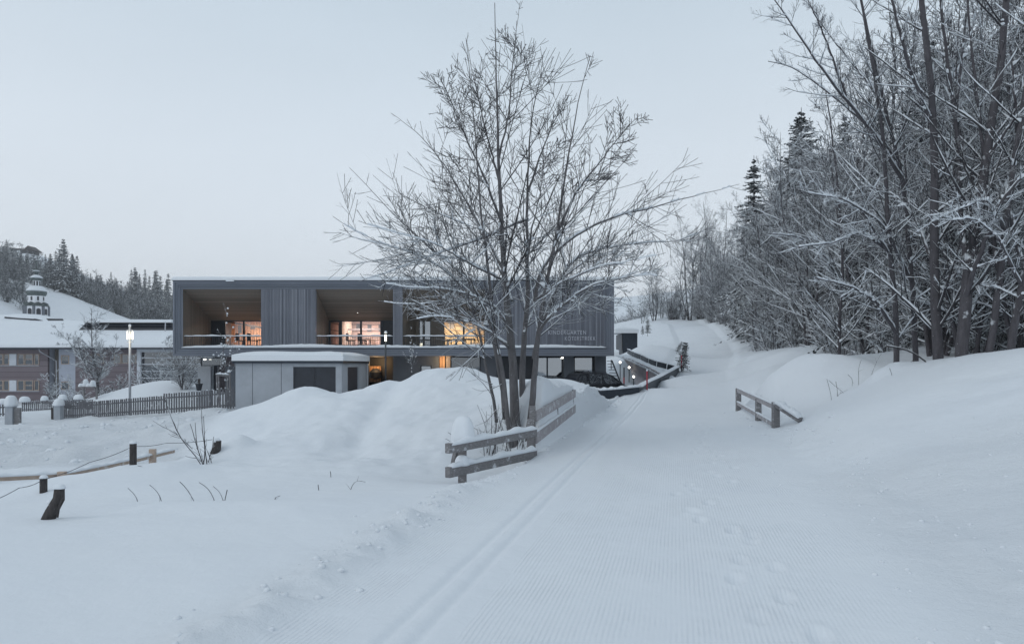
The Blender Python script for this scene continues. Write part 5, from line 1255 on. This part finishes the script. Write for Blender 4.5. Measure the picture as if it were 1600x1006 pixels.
def spruce_mesh(name, seed, h, rad, mats, nw=40, nb=7, tw=12, rw=.05, droop=.35):
    rs = np.random.RandomState(seed)
    P = np.array([[(0, 0, -.5 + (h + .5) * t) for t in np.linspace(0, 1, 8)]]); RR = np.array([h * .013 * np.linspace(1, .08, 8)])
    tr = quick_mesh(name + "_trunk", *tubes_np(P, RR, 7), mats[0])
    B = []
    for w_ in range(nw):
        t = min(.995, max(0, (w_ + rs.uniform(-.6, .6)) / nw)); z = h * (.11 + .88 * t); L = rad * (1 - t) ** .8 * rs.uniform(.6, 1.15) + .12
        a0 = rs.uniform(0, 6.28)
        for k in range(nb):
            a = a0 + 2 * math.pi * k / nb + rs.uniform(-.3, .3); l = L * rs.uniform(.5, 1.2); z = z + rs.uniform(-.2, .2) * h / 40; q = np.linspace(0, 1, 6)
            dr = droop * l * (.5 + (1 - t)) ; zz = z + .25 * l * t - dr * q ** 1.3 + .22 * l * q ** 3
            B.append(np.stack([math.cos(a) * l * q, math.sin(a) * l * q, zz], 1))
    B = np.array(B); nB = len(B); pid = np.repeat(np.arange(nB), tw); M_ = len(pid)
    t = rs.uniform(.12, .98, M_) * 4.99; i = t.astype(int); f = (t - i)[:, None]; S = B[pid, i] * (1 - f) + B[pid, i + 1] * f; T = B[pid, i + 1] - B[pid, i]; T /= np.linalg.norm(T, axis=1, keepdims=True)
    side = np.cross(T, [0, 0, 1.0]); side *= rs.choice([-1, 1], M_)[:, None]
    bl = np.linalg.norm(B[:, -1] - B[:, 0], axis=1)[pid]
    D = T * rs.uniform(.5, 1.0, M_)[:, None] + side * rs.uniform(.3, 1.0, M_)[:, None] + np.array([0, 0, -1.0]) * rs.uniform(.0, .6, M_)[:, None]; D /= np.linalg.norm(D, axis=1, keepdims=True)
    l = (np.maximum(.16 * bl + .12, .2) * rs.uniform(.6, 1.3, M_))[:, None] * (1.15 - t / 6)[:, None]
    U = rs.normal(size=(M_, 3)); U -= (U * D).sum(1, keepdims=True) * D; U /= np.linalg.norm(U, axis=1, keepdims=True); wd = rw * (.6 + .8 * rs.rand(M_))[:, None] * np.ones(3) * max(.5, h / 14)
    V = np.stack([S - U * wd * .5, S + D * l * .5 - U * wd, S + D * l, S + D * l * .5 + U * wd], 1).reshape(-1, 3)
    Fq = np.arange(M_ * 4).reshape(-1, 4)
    Vb, Fb = tubes_np(B, np.repeat(np.linspace(.03, .01, 6)[None], nB, 0) * max(.5, h / 14), 3)
    V, Fq = join([(V, Fq), (Vb, Fb)])
    cr = quick_mesh(name + "_crown", V, Fq, mats[1], False); return tr, cr
def place(kind, meshes, loc, sc_, rz, label, cat, group=None, lean=(0, 0)):
    root = empty(kind, loc, label, cat, group, rz); root.scale = (sc_, sc_, sc_) if not hasattr(sc_, '__len__') else sc_
    root.rotation_euler = (lean[0], lean[1], rz)
    for nm, me in zip(("trunk", "crown", "snow_cover"), meshes):
        o = bpy.data.objects.new(nm, me); C.objects.link(o); o.parent = root
        if nm == "snow_cover": o["kind"] = "stuff"
    return root
def forest():
    rs = np.random.RandomState(5)
    SB = (M['barks'], M['twigs'])
    TH = [bare_mesh("thicket", 20 + i, 8, [9, 10, 8, 9][i], .26, SB, 1.0, 15, 9, 4, .04, .22, .0075, minr=.0075) for i in range(4)]
    TL = [bare_mesh("slender", 40 + i, 11, [4, 3, 5][i], .14, SB, 1.0, 26, 9, 4, .10, .3, .008, minr=.007) for i in range(3)]
    SH = [bare_mesh("shrub", 60 + i, 3, 9, .4, SB, 1.0, 9, 7, 3, .05, .2, .007, minr=.006) for i in range(3)]
    SP = [spruce_mesh("spruce", 80 + i, 18, [4.6, 3.9][i], (M['barks'], M['needle']), 44, 9, 42, .048, .55) for i in range(2)]
    yb = [18, 25, 30, 35, 50, 65, 80, 100, 115, 125]; xb = [16.5, 16.0, 17.0, 18.3, 19.4, 22.6, 26.0, 30.0, 31, 30]
    zone = lambda y: 'the thicket behind the big trunks' if y < 38 else ('the middle of the thicket' if y < 70 else 'the far left end of the thicket')
    spots = []
    for k in range(1500):
        if len(spots) > 262: break
        y = 22 + 98 * rs.rand() ** 1.15; dx = rs.uniform(0, 1) ** 1.4 * (9 + y * .20); x = np.interp(y, yb, xb) + dx
        if x / y * F + 800 > 1720: continue
        if all((x - a) ** 2 + (y - b) ** 2 > (.95 + y * .010) ** 2 for a, b, _ in spots): spots.append((x, y, dx))
    print("thicket", len(spots))
    for x, y, dx in spots:
        z = TZ(x, y); r = rs.rand()
        if dx < 2.2 and r < .6:
            place("shrub", SH[rs.randint(3)], (x, y, z - .1), rs.uniform(.8, 1.5), rs.uniform(0, 6.28), "low snow laden shrub along the edge of the wood beside the ski lane", "shrub", "shrubs along the wood edge")
        elif r < .66: place("thicket_tree", TH[rs.randint(4)], (x, y, z - .1), rs.uniform(.75, 1.15) * (.8 if dx < 3 else 1.1), rs.uniform(0, 6.28), "many stemmed bare tree laden with snow in " + zone(y), "tree", "bare trees in " + zone(y))
        else: place("slender_tree", TL[rs.randint(3)], (x, y, z - .1), rs.uniform(.85, 1.3) * (1.2 if 28 < y < 62 else 1), rs.uniform(0, 6.28), "slender tall bare tree rising out of " + zone(y), "tree", "slender trees in " + zone(y))
    # spruces in the wood
    for px, pt, Y, k, lab in ((1178, 240, 72, 1, "narrow dark spruce at the left end of the wood"), (1252, 165, 64, 0, "broad drooping spruce behind the leftmost hanging branches"), (1455, 52, 37, 0, "tallest dark spruce rising in the middle of the wood"),
                              (1375, 150, 47, 1, "dark spruce between the two tall spruces, partly hidden by branches"), (1530, 65, 44, 1, "dark spruce behind the thick leaning trunks"), (1600, 10, 31, 0, "dark spruce cut by the right edge of the photo"),
                              (1320, 175, 75, 0, "far spruce behind the broad drooping spruce"), (1215, 275, 84, 1, "small far spruce beside the narrow one"), (1420, 130, 70, 1, "far dark spruce just left of the tallest one"), (1495, 150, 66, 0, "far spruce just right of the tallest one"),
                              (1565, 120, 75, 1, "far spruce between the two rightmost ones")):
        x = X(px, Y); z = TZ(x, Y); h = Zz(pt, Y) - z
        wx = 1.2 if px == 1252 else (1.25 if px in (1455, 1600) else 1.0); place("spruce", SP[k], (x, Y, z - .2), (h / 18 * wx, h / 18 * wx, h / 18), rs.uniform(0, 6.28), lab + ", needles dusted with snow", "spruce", "spruces of the wood")
    # tall trees over the crest and thin ones beside
    ELM = bare_mesh("elm", 91, 19, 4, .13, SB, 1.0, 26, 10, 3, .3, .35, .010, minr=.008)
    for px, Y, s_, lab in ((1078, 116, .9, "left of the tall bare trees at the top of the lane"), (1098, 120, 1.0, "middle and tallest of the bare trees at the top of the lane"), (1118, 113, .95, "right of the tall bare trees at the top of the lane")):
        x = X(px, Y); place("bare_tree", ELM, (x, Y, TZ(x, Y) - .2), s_, px, lab, "tree", "tall bare trees at the top of the lane")
    for px, Y, pt, lab in ((1022, 118, 402, "thin single bare tree on the crest left of the lane"), (1034, 122, 440, "small bare tree just right of the thin single one"), (1003, 112, 450, "small faint bare tree on the crest near the building"), (985, 130, 462, "lowest faint bare tree nearest the building corner"), (1048, 112, 430, "bushy bare tree at the foot of the tall trees")):
        x = X(px, Y); z = TZ(x, Y); h = Zz(pt, Y) - z; place("bare_tree", TL[px % 3], (x, Y, z - .2), h / 11, px, lab, "tree")
    for k in range(22):
        px = 1045 + k * 6 + rs.uniform(-2, 2); Y = 112 - max(0, k - 6) * 2.4 + rs.uniform(-2, 2); x = X(px, Y)
        if x < PX(Y) + 3.2: x = PX(Y) + 3.2 + rs.rand() * 2 if Y < 112 else x
        place("thicket_tree", TH[k % 4], (x, Y, TZ(x, Y) - .1), rs.uniform(.5, .85), k, "many stemmed bare tree laden with snow in the thicket right of the lane", "tree", "bare trees of the thicket")
    for k in range(16):
        px = 958 + k * 3.4; Y = 134 + rs.uniform(-2, 2); x = X(px, Y); place("hedge_shrub", SH[k % 3], (x, Y, TZ(x, Y) - .1), rs.uniform(.35, .6), k, "small dark shrub in the hedge line on the snowfield right of the building", "shrub", "hedge shrubs on the snowfield")
    # little conifers by the lane
    SS = spruce_mesh("young_spruce", 95, 3, .85, (M['barks'], M['needle']), 20, 7, 22, .06)
    for px, pb, pt, Y, ln, lab in ((1066, 575, 530, 50, -.35, "young snowy conifer leaning left at the end of the curved wall"), (1012, 520, 497, 75, 0, "small snowy conifer on the bank above the dark shed"), (1004, 521, 508, 74, 0, "tiny snowy conifer next to the small one above the dark shed"), (1058, 548, 530, 54, -.5, "small snowy conifer bending over above the leaning one")):
        x = X(px, Y); h = (pb - pt) / F * Y; place("young_conifer", SS, (x, Y, Zz(pb, Y) - .1), h / 3 * 1.05, px, lab, "conifer", lean=(0, ln))
    # shrubs and trees in front of the school
    LT = bare_mesh("linden", 97, 8, 7, .30, SB, 1.0, 22, 9, 3, .12, .3, .011, single=True, minr=.006)
    x = X(150, 58); place("bare_tree", LT, (x, 58, -1.9), 1.08, .4, "spreading bare tree in front of the school with snow in its lower branches", "tree")
    x = X(283, 56); place("bare_tree", LT, (x, 56, -1.9), .86, 2.4, "bare tree half hidden behind the left end of the timber building", "tree")
    for px, Y, s_, lab in ((120, 60, .95, "snowy shrub under the spreading bare tree, left side"), (172, 62, 1.0, "snowy shrub just right of the spreading bare tree"), (200, 63, .85, "snowy shrub behind the snow heap near the street lamp"), (240, 66, 1.3, "big snowy shrub against the glazed school front"), (258, 64, 1.25, "snowy shrub beside the left end of the timber building"), (85, 66, .9, "small snowy shrub at the corner of the violet school wall"), (272, 61, 1.3, "snowy shrub under the left end of the timber building")):
        x = X(px, Y); place("shrub", SH[px % 3], (x, Y, -2.0), s_ * 1.25, px, lab, "shrub")
    # staked young birches
    YB = bare_mesh("birch", 99, 5, 4, .10, SB, 1.0, 6, 4, 0, .2, .5, .004, single=True)
    for px, pb, pt, Y, lab in ((352, 640, 482, 39.5, "very thin young tree with snow beads tied to a stake frame"), (643, 598, 515, 40.5, "young forked tree with snow beads in front of the grey wall")):
        x = X(px, Y); zb = Zz(pb, Y); h = Zz(pt, Y) - zb; rt = place("young_tree", YB, (x, Y, zb), h / 5, px, lab, "young tree")
        sn = MB(); r_ = random.Random(px)
        me = YB[0]; n = len(me.vertices)
        for i in range(70 if px > 500 else 60):
            v = me.vertices[r_.randrange(n)].co if i % 2 else YB[1].vertices[r_.randrange(len(YB[1].vertices))].co
            s_ = r_.uniform(.02, .05); snow_dome(sn, v + Vector((0, 0, 0)), s_, s_, s_ * 1.2, i, 6, 3, s_ * .5)
        o = sn.build("snow_beads", M['snow'], rt, True, local=True)
    Y = 39.3; root = empty("stake_frame", W(345, 640, Y), "small timber stake frame with snow beside the concrete shed and picket fence", "stake frame")
    for px, pt in ((338.5, 584), (341.5, 586), (355, 580), (359, 582)):
        m = MB(); m.bar(W(px + 1.5, 640, Y), W(px, pt, Y), .07, .07); m.build("stake", M['oldwood'], root)
    m = MB(); m.bar(W(338, 585.5, Y), W(358, 587, Y), .06, .1); m.build("crossbar", M['oldwood'], root)
    sn = MB(); snow_strip(sn, W(337.5, 584, Y), W(358.5, 585.5, Y), .14, .12, 2, 10); snow_dome(sn, W(358, 582, Y), .1, .1, .16, 3); sn.build("snow_cover", M['snow'], root, True)
    # planter and bin by the wall
    Y = 42; p = W(311, 610, Y); root = empty("plant_pot", p, "black plant pot beside the concrete slab wall left of the shed", "pot")
    m = MB(); m.lathe([(.13, 0), (.2, .35), (.22, .36), (.22, .42)], 14, tuple(p)); m.build("pot", M['dark'], root, True)
    m = MB(); m.box(p.x - .05, p.x + .06, Y - .05, Y + .05, p.z + .42, p.z + .72); m.build("stem_box", M['darkwood'], root)
    # bird table like stand
    Y = 55; root = empty("timber_stand", W(142, 640, Y), "small timber stand with peaked snow lumps on top beside the spreading tree", "stand")
    for px in (131, 151):
        m = MB(); m.bar(W(px, 632, Y), W(px, 606, Y), .12, .12); m.build("post", M['oldwood'], root)
    m = MB(); m.bar(W(124, 605, Y), W(149, 605, Y), .5, .12); m.build("board", M['oldwood'], root)
    sn = MB()
    for px, h in ((127, .3), (134, .65), (145, .55), (139, .3)): snow_dome(sn, W(px, 604.5, Y), .22, .22, h, px)
    sn.build("snow_cap", M['snow'], root, True)
    # ---- big near trees on the right, traced
    BT = [("two thick bare trunks close together left of the widest one, branching high", [([(1402, 592, 0), (1400, 480, 0), (1387, 350, .1), (1380, 220, 0), (1365, 110, -.2), (1345, 0, -.3), (1330, -80, -.3)], 9, 3), ([(1386, 390, .1), (1345, 362, -.6), (1300, 380, -1.4), (1240, 386, -2.0)], 5, 1.3), ([(1400, 520, 0), (1370, 470, -.5), (1330, 448, -1.0), (1270, 432, -1.6)], 6, 1.3), ([(1392, 400, 0), (1340, 320, -.6), (1290, 300, -1.2)], 4, 1.2)], 22.0),
          ("tall bare tree whose long limbs reach far left over the sky", [([(1432, 585, 0), (1428, 480, 0), (1420, 380, .1), (1415, 300, .2), (1392, 205, 0), (1372, 120, -.2), (1355, 50, -.3), (1340, -30, -.4)], 9, 3), ([(1415, 290, .1), (1370, 215, -.6), (1325, 160, -1.2), (1285, 110, -1.7), (1245, 50, -2.1), (1210, 0, -2.4)], 6.5, 1.4),
              ([(1410, 260, .2), (1350, 190, .6), (1290, 140, 1.2), (1240, 105, 1.6), (1200, 96, 1.9)], 6, 1.3), ([(1325, 160, -1.2), (1290, 60, -1.4), (1262, 0, -1.6)], 4, 1.3), ([(1380, 160, -.2), (1340, 110, 1), (1300, 60, 1.6), (1270, 20, 2)], 4.5, 1.2), ([(1392, 205, 0), (1400, 120, .4), (1390, 20, .8)], 5, 2), ([(1424, 440, 0), (1380, 350, -1.2), (1320, 310, -2.2), (1250, 300, -3)], 5, 1.2)], 22.5),
          ("thick bare trunk standing between the slim ones and the widest tree", [([(1468, 578, 0), (1462, 480, 0), (1458, 380, 0), (1462, 280, 0), (1456, 150, -.1), (1440, 0, -.2), (1432, -90, -.2)], 16, 7), ([(1460, 420, 0), (1430, 340, .8), (1395, 300, 1.5), (1340, 290, 2)], 6, 1.4), ([(1462, 300, 0), (1490, 220, .6), (1500, 120, 1), (1510, 20, 1.2)], 6, 3), ([(1458, 200, 0), (1425, 120, -.8), (1400, 30, -1.3), (1385, -40, -1.5)], 6, 3), ([(1464, 470, 0), (1500, 420, -.8), (1540, 400, -1.4)], 5, 1.3)], 20.5),
          ("widest bare trunk with forked stems at the right of the wood", [([(1500, 572, 0), (1506, 500, 0), (1512, 430, 0), (1530, 330, .1), (1545, 220, .2), (1562, 120, .2), (1572, 0, .2), (1580, -80, .3)], 19, 8), ([(1506, 470, 0), (1530, 400, -.6), (1560, 320, -1.0), (1600, 270, -1.4), (1660, 250, -1.8)], 8, 3), ([(1512, 430, 0), (1500, 330, .5), (1497, 220, .8), (1480, 100, 1.0), (1470, 0, 1.1)], 9, 4), ([(1510, 440, 0), (1560, 450, -.6), (1600, 470, -1)], 4, 2), ([(1540, 250, .2), (1590, 180, -.5), (1650, 130, -1.2)], 5, 2)], 19.5),
          ("leaning bare trunk right of the widest one", [([(1540, 562, 0), (1558, 470, 0), (1568, 380, 0), (1580, 280, 0), (1597, 180, 0), (1615, 60, 0), (1625, -50, 0)], 11, 6), ([(1562, 430, 0), (1545, 330, .5), (1535, 220, .8), (1520, 100, .9), (1512, 0, 1)], 7, 3), ([(1572, 360, 0), (1540, 310, -.8), (1490, 330, -1.5), (1450, 350, -2)], 5, 1.2)], 19.0),
          ("rightmost bare trunk leaning out of the photo edge", [([(1572, 556, 0), (1590, 480, 0), (1607, 400, 0), (1630, 280, 0), (1650, 100, 0)], 12, 6), ([(1600, 420, 0), (1575, 330, .6), (1590, 200, .8), (1580, 80, 1)], 7, 3), ([(1597, 450, 0), (1560, 370, -.7), (1520, 340, -1.3), (1480, 345, -1.8)], 5, 1.3)], 18.6),
          ("slim bare tree at the left front of the big trunks", [([(1310, 590, 0), (1312, 500, 0), (1318, 400, .1), (1310, 300, .1), (1300, 210, 0), (1290, 140, 0)], 6, 1.6), ([(1316, 450, 0), (1290, 400, -.8), (1250, 370, -1.5), (1200, 365, -2.2)], 3.5, 1.1), ([(1313, 350, 0), (1340, 290, .5), (1360, 220, .8)], 3, 1.2)], 29.0)]
    for bi, (lab, stems, Y0) in enumerate(BT):
        rs2 = np.random.RandomState(200 + bi); K = 22; p0 = stems[0][0][0]; b = W(p0[0], p0[1], Y0); root = empty("bare_tree", b, lab, "tree", "big bare trees at the right")
        P = []; RR = []
        for pts, w0, w1 in stems:
            q = [W(a, c, Y0 + d) for a, c, d in pts]
            if pts is stems[0][0]: q[0].z = min(q[0].z, TZ(q[0].x, q[0].y)) - .6
            P.append(resample(q, K)); RR.append(.5 / F * Y0 * (w1 + (w0 - w1) * (1 - np.linspace(0, 1, K)) ** 1.1))
        P = np.array(P); RR = np.array(RR); P[:, 1:-1] += rs2.normal(size=P[:, 1:-1].shape) * .01
        link("trunk", quick_mesh("trunk", *tubes_np(P, RR, 9), M['barks']), root)
        P1, R1 = spawn(rs2, P, RR, 22, (.12, .98), (30, 62), (.14, .34), .35, 10, .28, .045, gmax=3.4, minr=.008)
        P2, R2 = spawn(rs2, P1, R1, 10, (.1, .97), (28, 55), (.28, .55), .55, 7, .2, .06, gmax=1.2, minr=.005)
        P2c, R2c = spawn(rs2, P, RR, 22, (.2, .98), (40, 75), (.05, .12), .15, 7, .2, .06, gmax=1.0, minr=.005)
        P2 = np.concatenate([P2, P2c]); R2 = np.concatenate([R2, R2c])
        P3, R3 = spawn(rs2, P2, R2, 3, (.15, .95), (25, 55), (.3, .6), .7, 4, .2, .08, gmax=.45, minr=.0035)
        link("crown", quick_mesh("crown", *join([tubes_np(P1, R1, 5), tubes_np(P2, R2, 4), tubes_np(P3, R3, 3)]), M['twigs']), root)
        o = link("branch_snow", quick_mesh("branch_snow", *join([snow_tubes(rs2, P1, R1, .95, .012, slope=.82), snow_tubes(rs2, P2, R2, .6, .006, 8)]), M['snow']), root); o["kind"] = "stuff"
        m = MB(); k = 0
        for i in range(len(P)):
            for j in range(1, K - 2):
                a, c = Vector(P[i][j]), Vector(P[i][j + 1]); sl = abs((c - a).normalized().z)
                if sl < .75 and rs2.rand() < .85:
                    r = RR[i][j]; snow_strip(m, a + Vector((0, 0, r * .6)), c + Vector((0, 0, r * .6)), max(.05, r * 2.2), .04 + r * rs2.uniform(.6, 1.4), k, 3, False); k += 1
        for i in range(len(P1)):
            if rs2.rand() < .5:
                j = rs2.randint(0, 6); a, c = Vector(P1[i][j]), Vector(P1[i][j + 2]); 
                if abs((c - a).normalized().z) < .7: snow_strip(m, a + Vector((0, 0, .01)), c + Vector((0, 0, .01)), .05, .045, k, 4); k += 1
        forks(m, rs2, P1, R1, P, RR, 12, .8, 90)
        m.build("snow_cover", M['snow'], root, True)["kind"] = "stuff"
    # ---- far hillside
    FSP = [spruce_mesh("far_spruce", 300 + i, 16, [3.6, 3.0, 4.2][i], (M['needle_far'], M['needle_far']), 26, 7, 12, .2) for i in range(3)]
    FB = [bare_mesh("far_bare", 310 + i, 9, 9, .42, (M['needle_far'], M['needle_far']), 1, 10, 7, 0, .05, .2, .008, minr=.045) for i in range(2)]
    n = 0; used = []
    for k in range(4000):
        if n >= 285: break
        px = rs.uniform(-60, 276); zone = rs.rand()
        if zone < .12: Y = rs.uniform(225, 245); px = rs.uniform(-40, 46) - (245 - Y) * .3
        else: Y = 262 + 165 * rs.rand() ** 1.3 + max(0, (px - 150)) * .08
        x = X(px, Y)
        if any((x - a) ** 2 + (Y - b_) ** 2 < 3.6 ** 2 for a, b_ in used): continue
        z = TZ(x, Y); py = H - (z - EYE) * F / Y
        if 262 < Y and px < 60 and 300 < Y < 345: continue
        if px < 75 and Y > 262 and vn(np.array([x]), np.array([y_ if False else Y]), .022, 2)[0] > .22: continue
        sprob = .62 if px < 130 else .40
        if px < 70 and Y > 395 and rs.rand() < .8: kind = 2
        else: kind = 1 if rs.rand() < sprob else 2
        if kind == 1:
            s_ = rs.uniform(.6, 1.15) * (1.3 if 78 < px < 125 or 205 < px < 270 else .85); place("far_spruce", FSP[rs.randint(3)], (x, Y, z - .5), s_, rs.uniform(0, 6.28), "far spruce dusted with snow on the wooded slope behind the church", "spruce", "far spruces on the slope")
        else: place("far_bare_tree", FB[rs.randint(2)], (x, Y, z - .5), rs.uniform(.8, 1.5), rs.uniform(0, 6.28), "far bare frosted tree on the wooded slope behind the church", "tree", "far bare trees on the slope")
        used.append((x, Y)); n += 1
    print("far trees", n)
    for px, pt, pb, Y, lab in ((218, 427, 470, 380, "lone dark pointed spruce standing out on the skyline left of the building"), (87, 391, 440, 400, "tall spruce leading the row of spruces right of the hut"), (100, 396, 445, 400, "second tall spruce of the row right of the hut")):
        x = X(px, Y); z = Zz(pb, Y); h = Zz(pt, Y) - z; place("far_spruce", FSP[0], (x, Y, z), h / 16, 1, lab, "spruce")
    # hut on the ridge
    Y = 430; p = W(44, 392, Y); p.z = TZ(p.x, Y) + 1.0; root = empty("ridge_hut", p, "tiny dark hut with pitched roof on top of the far left ridge", "hut")
    m = MB(); m.box(p.x - 5, p.x + 3, Y, Y + 6, p.z - 3, p.z + 1.5); m.build("wall", M['dark'], root)
    m = MB(); m.prism([(p.x - 3.5, p.z + .8), (p.x + .2, p.z + 3.8), (p.x + 4.6, p.z + .6), (p.x + 4.2, p.z + .2)], Y - .6, Y + 6.5); m.build("roof", M['darkwood'], root)
    m = MB(); m.bar((p.x - 12, Y + 2, p.z + 2.0), (p.x - 1, Y + 2, p.z + 1.5), 4, .8); m.build("lean_to_roof", M['darkwood'], root)
forest()

def near_twigs():
    # bush on the left
    Y = 16.5; root = empty("bare_bush", W(322, 730, Y), "small bare bush of a few dark upright stems beside the dark stump", "bush"); rs = np.random.RandomState(2)
    st = [[(322, 742), (316, 722), (305, 708), (285, 692), (274, 670), (266, 645), (257, 622)], [(300, 700), (290, 690), (272, 673), (255, 668), (239, 657)], [(316, 722), (305, 690), (300, 668), (297, 662)], [(318, 725), (322, 700), (316, 680), (315, 640)], [(318, 728), (308, 700), (306, 680), (305, 660)], [(324, 730), (320, 700), (319, 670), (318, 650)], [(332, 743), (331, 722), (327, 712), (322, 700)], [(322, 742), (325, 722), (331, 705), (334, 682)], [(322, 735), (316, 715), (312, 700)], [(316, 722), (295, 700), (288, 685)]]
    P = np.array([resample([W(a, b, Y + .08 * i - .3) for a, b in s_], 9) for i, s_ in enumerate(st)]); RR = np.repeat((.013 * np.linspace(1, .45, 9))[None], len(st), 0); RR[0] *= 1.7
    P2, R2 = spawn(rs, P, RR, 5, (.2, .95), (30, 60), (.12, .3), .6, 5, .3, .1, minr=.004)
    link("stems", quick_mesh("stems", *join([tubes_np(P, RR, 6), tubes_np(P2, R2, 4)]), M['twig']), root)
    # single twigs poking out
    TW = [([(200, 762), (208, 769), (215, 778)], 11.2), ([(234, 757), (246, 765), (252, 779), (255, 791)], 10.6), ([(281, 752), (293, 762), (300, 778), (310, 793)], 10.6), ([(275, 793), (285, 784), (300, 782), (318, 785)], 10.5), ([(311, 753), (325, 760), (333, 775), (338, 789)], 10.9), ([(333, 759), (345, 768), (350, 785)], 11), ([(355, 765), (352, 778), (350, 787)], 11),
          ([(215, 727), (230, 730), (245, 740)], 14.3), ([(232, 726), (245, 728), (251, 735)], 14.5), ([(428, 781), (430, 775), (438, 774)], 11.2), ([(547, 763), (556, 748), (571, 753)], 12.3), ([(497, 757), (498, 766)], 12.5), ([(516, 736), (518, 745), (515, 750)], 14), ([(328, 797), (337, 803), (340, 807)], 10.0),
          ([(1292, 592), (1297, 610), (1300, 628)], 23), ([(1295, 594), (1308, 606), (1322, 616)], 23.3), ([(1304, 625), (1312, 614), (1325, 609)], 22.8), ([(1306, 596), (1309, 612), (1308, 622)], 23), ([(1325, 585), (1332, 592)], 24), ([(1390, 575), (1394, 586)], 20.2), ([(1396, 594), (1402, 604)], 19.7), ([(1342, 590), (1341, 575), (1346, 562)], 23.5), ([(1360, 590), (1365, 575), (1372, 560), (1380, 548)], 23.5),
          ([(733, 662), (738, 668), (747, 670)], 15.8), ([(700, 675), (708, 680)], 14), ([(696, 685), (706, 690)], 13.8), ([(1385, 540), (1420, 546), (1440, 560), (1455, 568)], 20.3)]
    for i, (pts, Y) in enumerate(TW):
        q = [W(a, b, Y) for a, b in pts]
        low = min(range(len(q)), key=lambda j: (q[0].z, q[-1].z)[j > 0] if j in (0, len(q) - 1) else 9)
        e_ = q[0] if q[0].z < q[-1].z else q[-1]; g = TZ(e_.x, e_.y); dz = min(0, g - e_.z) - .04
        if e_ is q[0]: q = [Vector((e_.x, e_.y + .02, e_.z - .25))] + q
        else: q = q + [Vector((e_.x, e_.y + .02, e_.z - .25))]
        P = resample(q, 9)[None]; rad = .0065 if i < 26 else .03
        Rt = np.full((1, 9), rad) * np.linspace(1.1, .7, 9)[None]; rt_ = np.random.RandomState(i)
        Pt, Rt2 = spawn(rt_, P, Rt, 3, (.35, .95), (25, 60), (.2, .4), .6, 5, .2, .12, minr=.003)
        o = link("twig", quick_mesh("twig", *join([tubes_np(P, Rt, 5), tubes_np(Pt, Rt2, 4)]), M['twig'])); 
        side = "left" if pts[0][0] < 620 else ("railing" if pts[0][0] < 800 else "right")
        tag(o, {"left": "thin dark twig poking out of the snow slope below the bare bush", "railing": "thin twig sticking out near the snow capped railing post", "right": "thin twig sticking out of the drift in front of the wood"}[side] if i < 26 else "snow covered branch lying out over the bank under the big trunks", "twig", {"left": "twigs in the left slope", "railing": "twigs by the railing", "right": "twigs in the right drift"}[side])
near_twigs()

# ------------------------------------------------------------------ crumbs and clods of snow
def clods():
    rs = np.random.RandomState(8); m = MB(); pos = []
    for i in range(420): pos.append((rs.uniform(-30, -10.5), rs.uniform(19, 42), rs.uniform(.04, .17) * rs.rand() ** .6 + .02))
    for i in range(420):
        y = rs.uniform(3.5, 30) ; sd = -3.35 + rs.normal() * .22 if rs.rand() < .7 else 3.1 + rs.normal() * .5
        pos.append((float(PX(y)) + sd, y, rs.uniform(.008, .04) * (1 if y < 15 else 1.6)))
    for i in range(120):
        y = rs.uniform(4, 14); pos.append((float(PX(y)) + rs.uniform(1.5, 6), y, rs.uniform(.008, .035)))
    for i in range(90): y = rs.uniform(32, 48); pos.append((float(PX(y)) - rs.uniform(2.8, 4.0), y, rs.uniform(.04, .12)))
    X_ = np.array([p[0] for p in pos]); Y_ = np.array([p[1] for p in pos]); Z_ = terrain(X_, Y_)
    for i, (x, y, r) in enumerate(pos):
        rnd = random.Random(i); n = 6; vs = []; z = Z_[i] - r * .35
        for (h, q) in ((0, .9), (.55, 1.0), (1.0, .55)):
            for k in range(n):
                t = 2 * math.pi * k / n + i; w_ = q * r * rnd.uniform(.7, 1.25); vs.append((x + w_ * math.cos(t), y + w_ * math.sin(t), z + h * r * rnd.uniform(.75, 1.2)))
        fs = [(a * n + k, a * n + (k + 1) % n, (a + 1) * n + (k + 1) % n, (a + 1) * n + k) for a in range(2) for k in range(n)] + [tuple(2 * n + k for k in range(n))]
        m.add(vs, fs)
    tag(m.build("snow_crumbs", M['snow'], None, True), kind="stuff")
clods()
# ------------------------------------------------------------------ thin winter haze
hz = MB(); hz.box(-950, 950, -90, 1130, -12, 135); m = bpy.data.materials.new("haze"); m.use_nodes = True; nt = m.node_tree; nt.nodes.clear()
o = N(nt, "ShaderNodeOutputMaterial"); v = N(nt, "ShaderNodeVolumePrincipled"); v.inputs["Color"].default_value = (.97, .98, 1, 1); v.inputs["Density"].default_value = .00045; v.inputs["Anisotropy"].default_value = .2
nt.links.new(v.outputs[0], o.inputs["Volume"]); ho = hz.build("haze", m); tag(ho, kind="stuff")
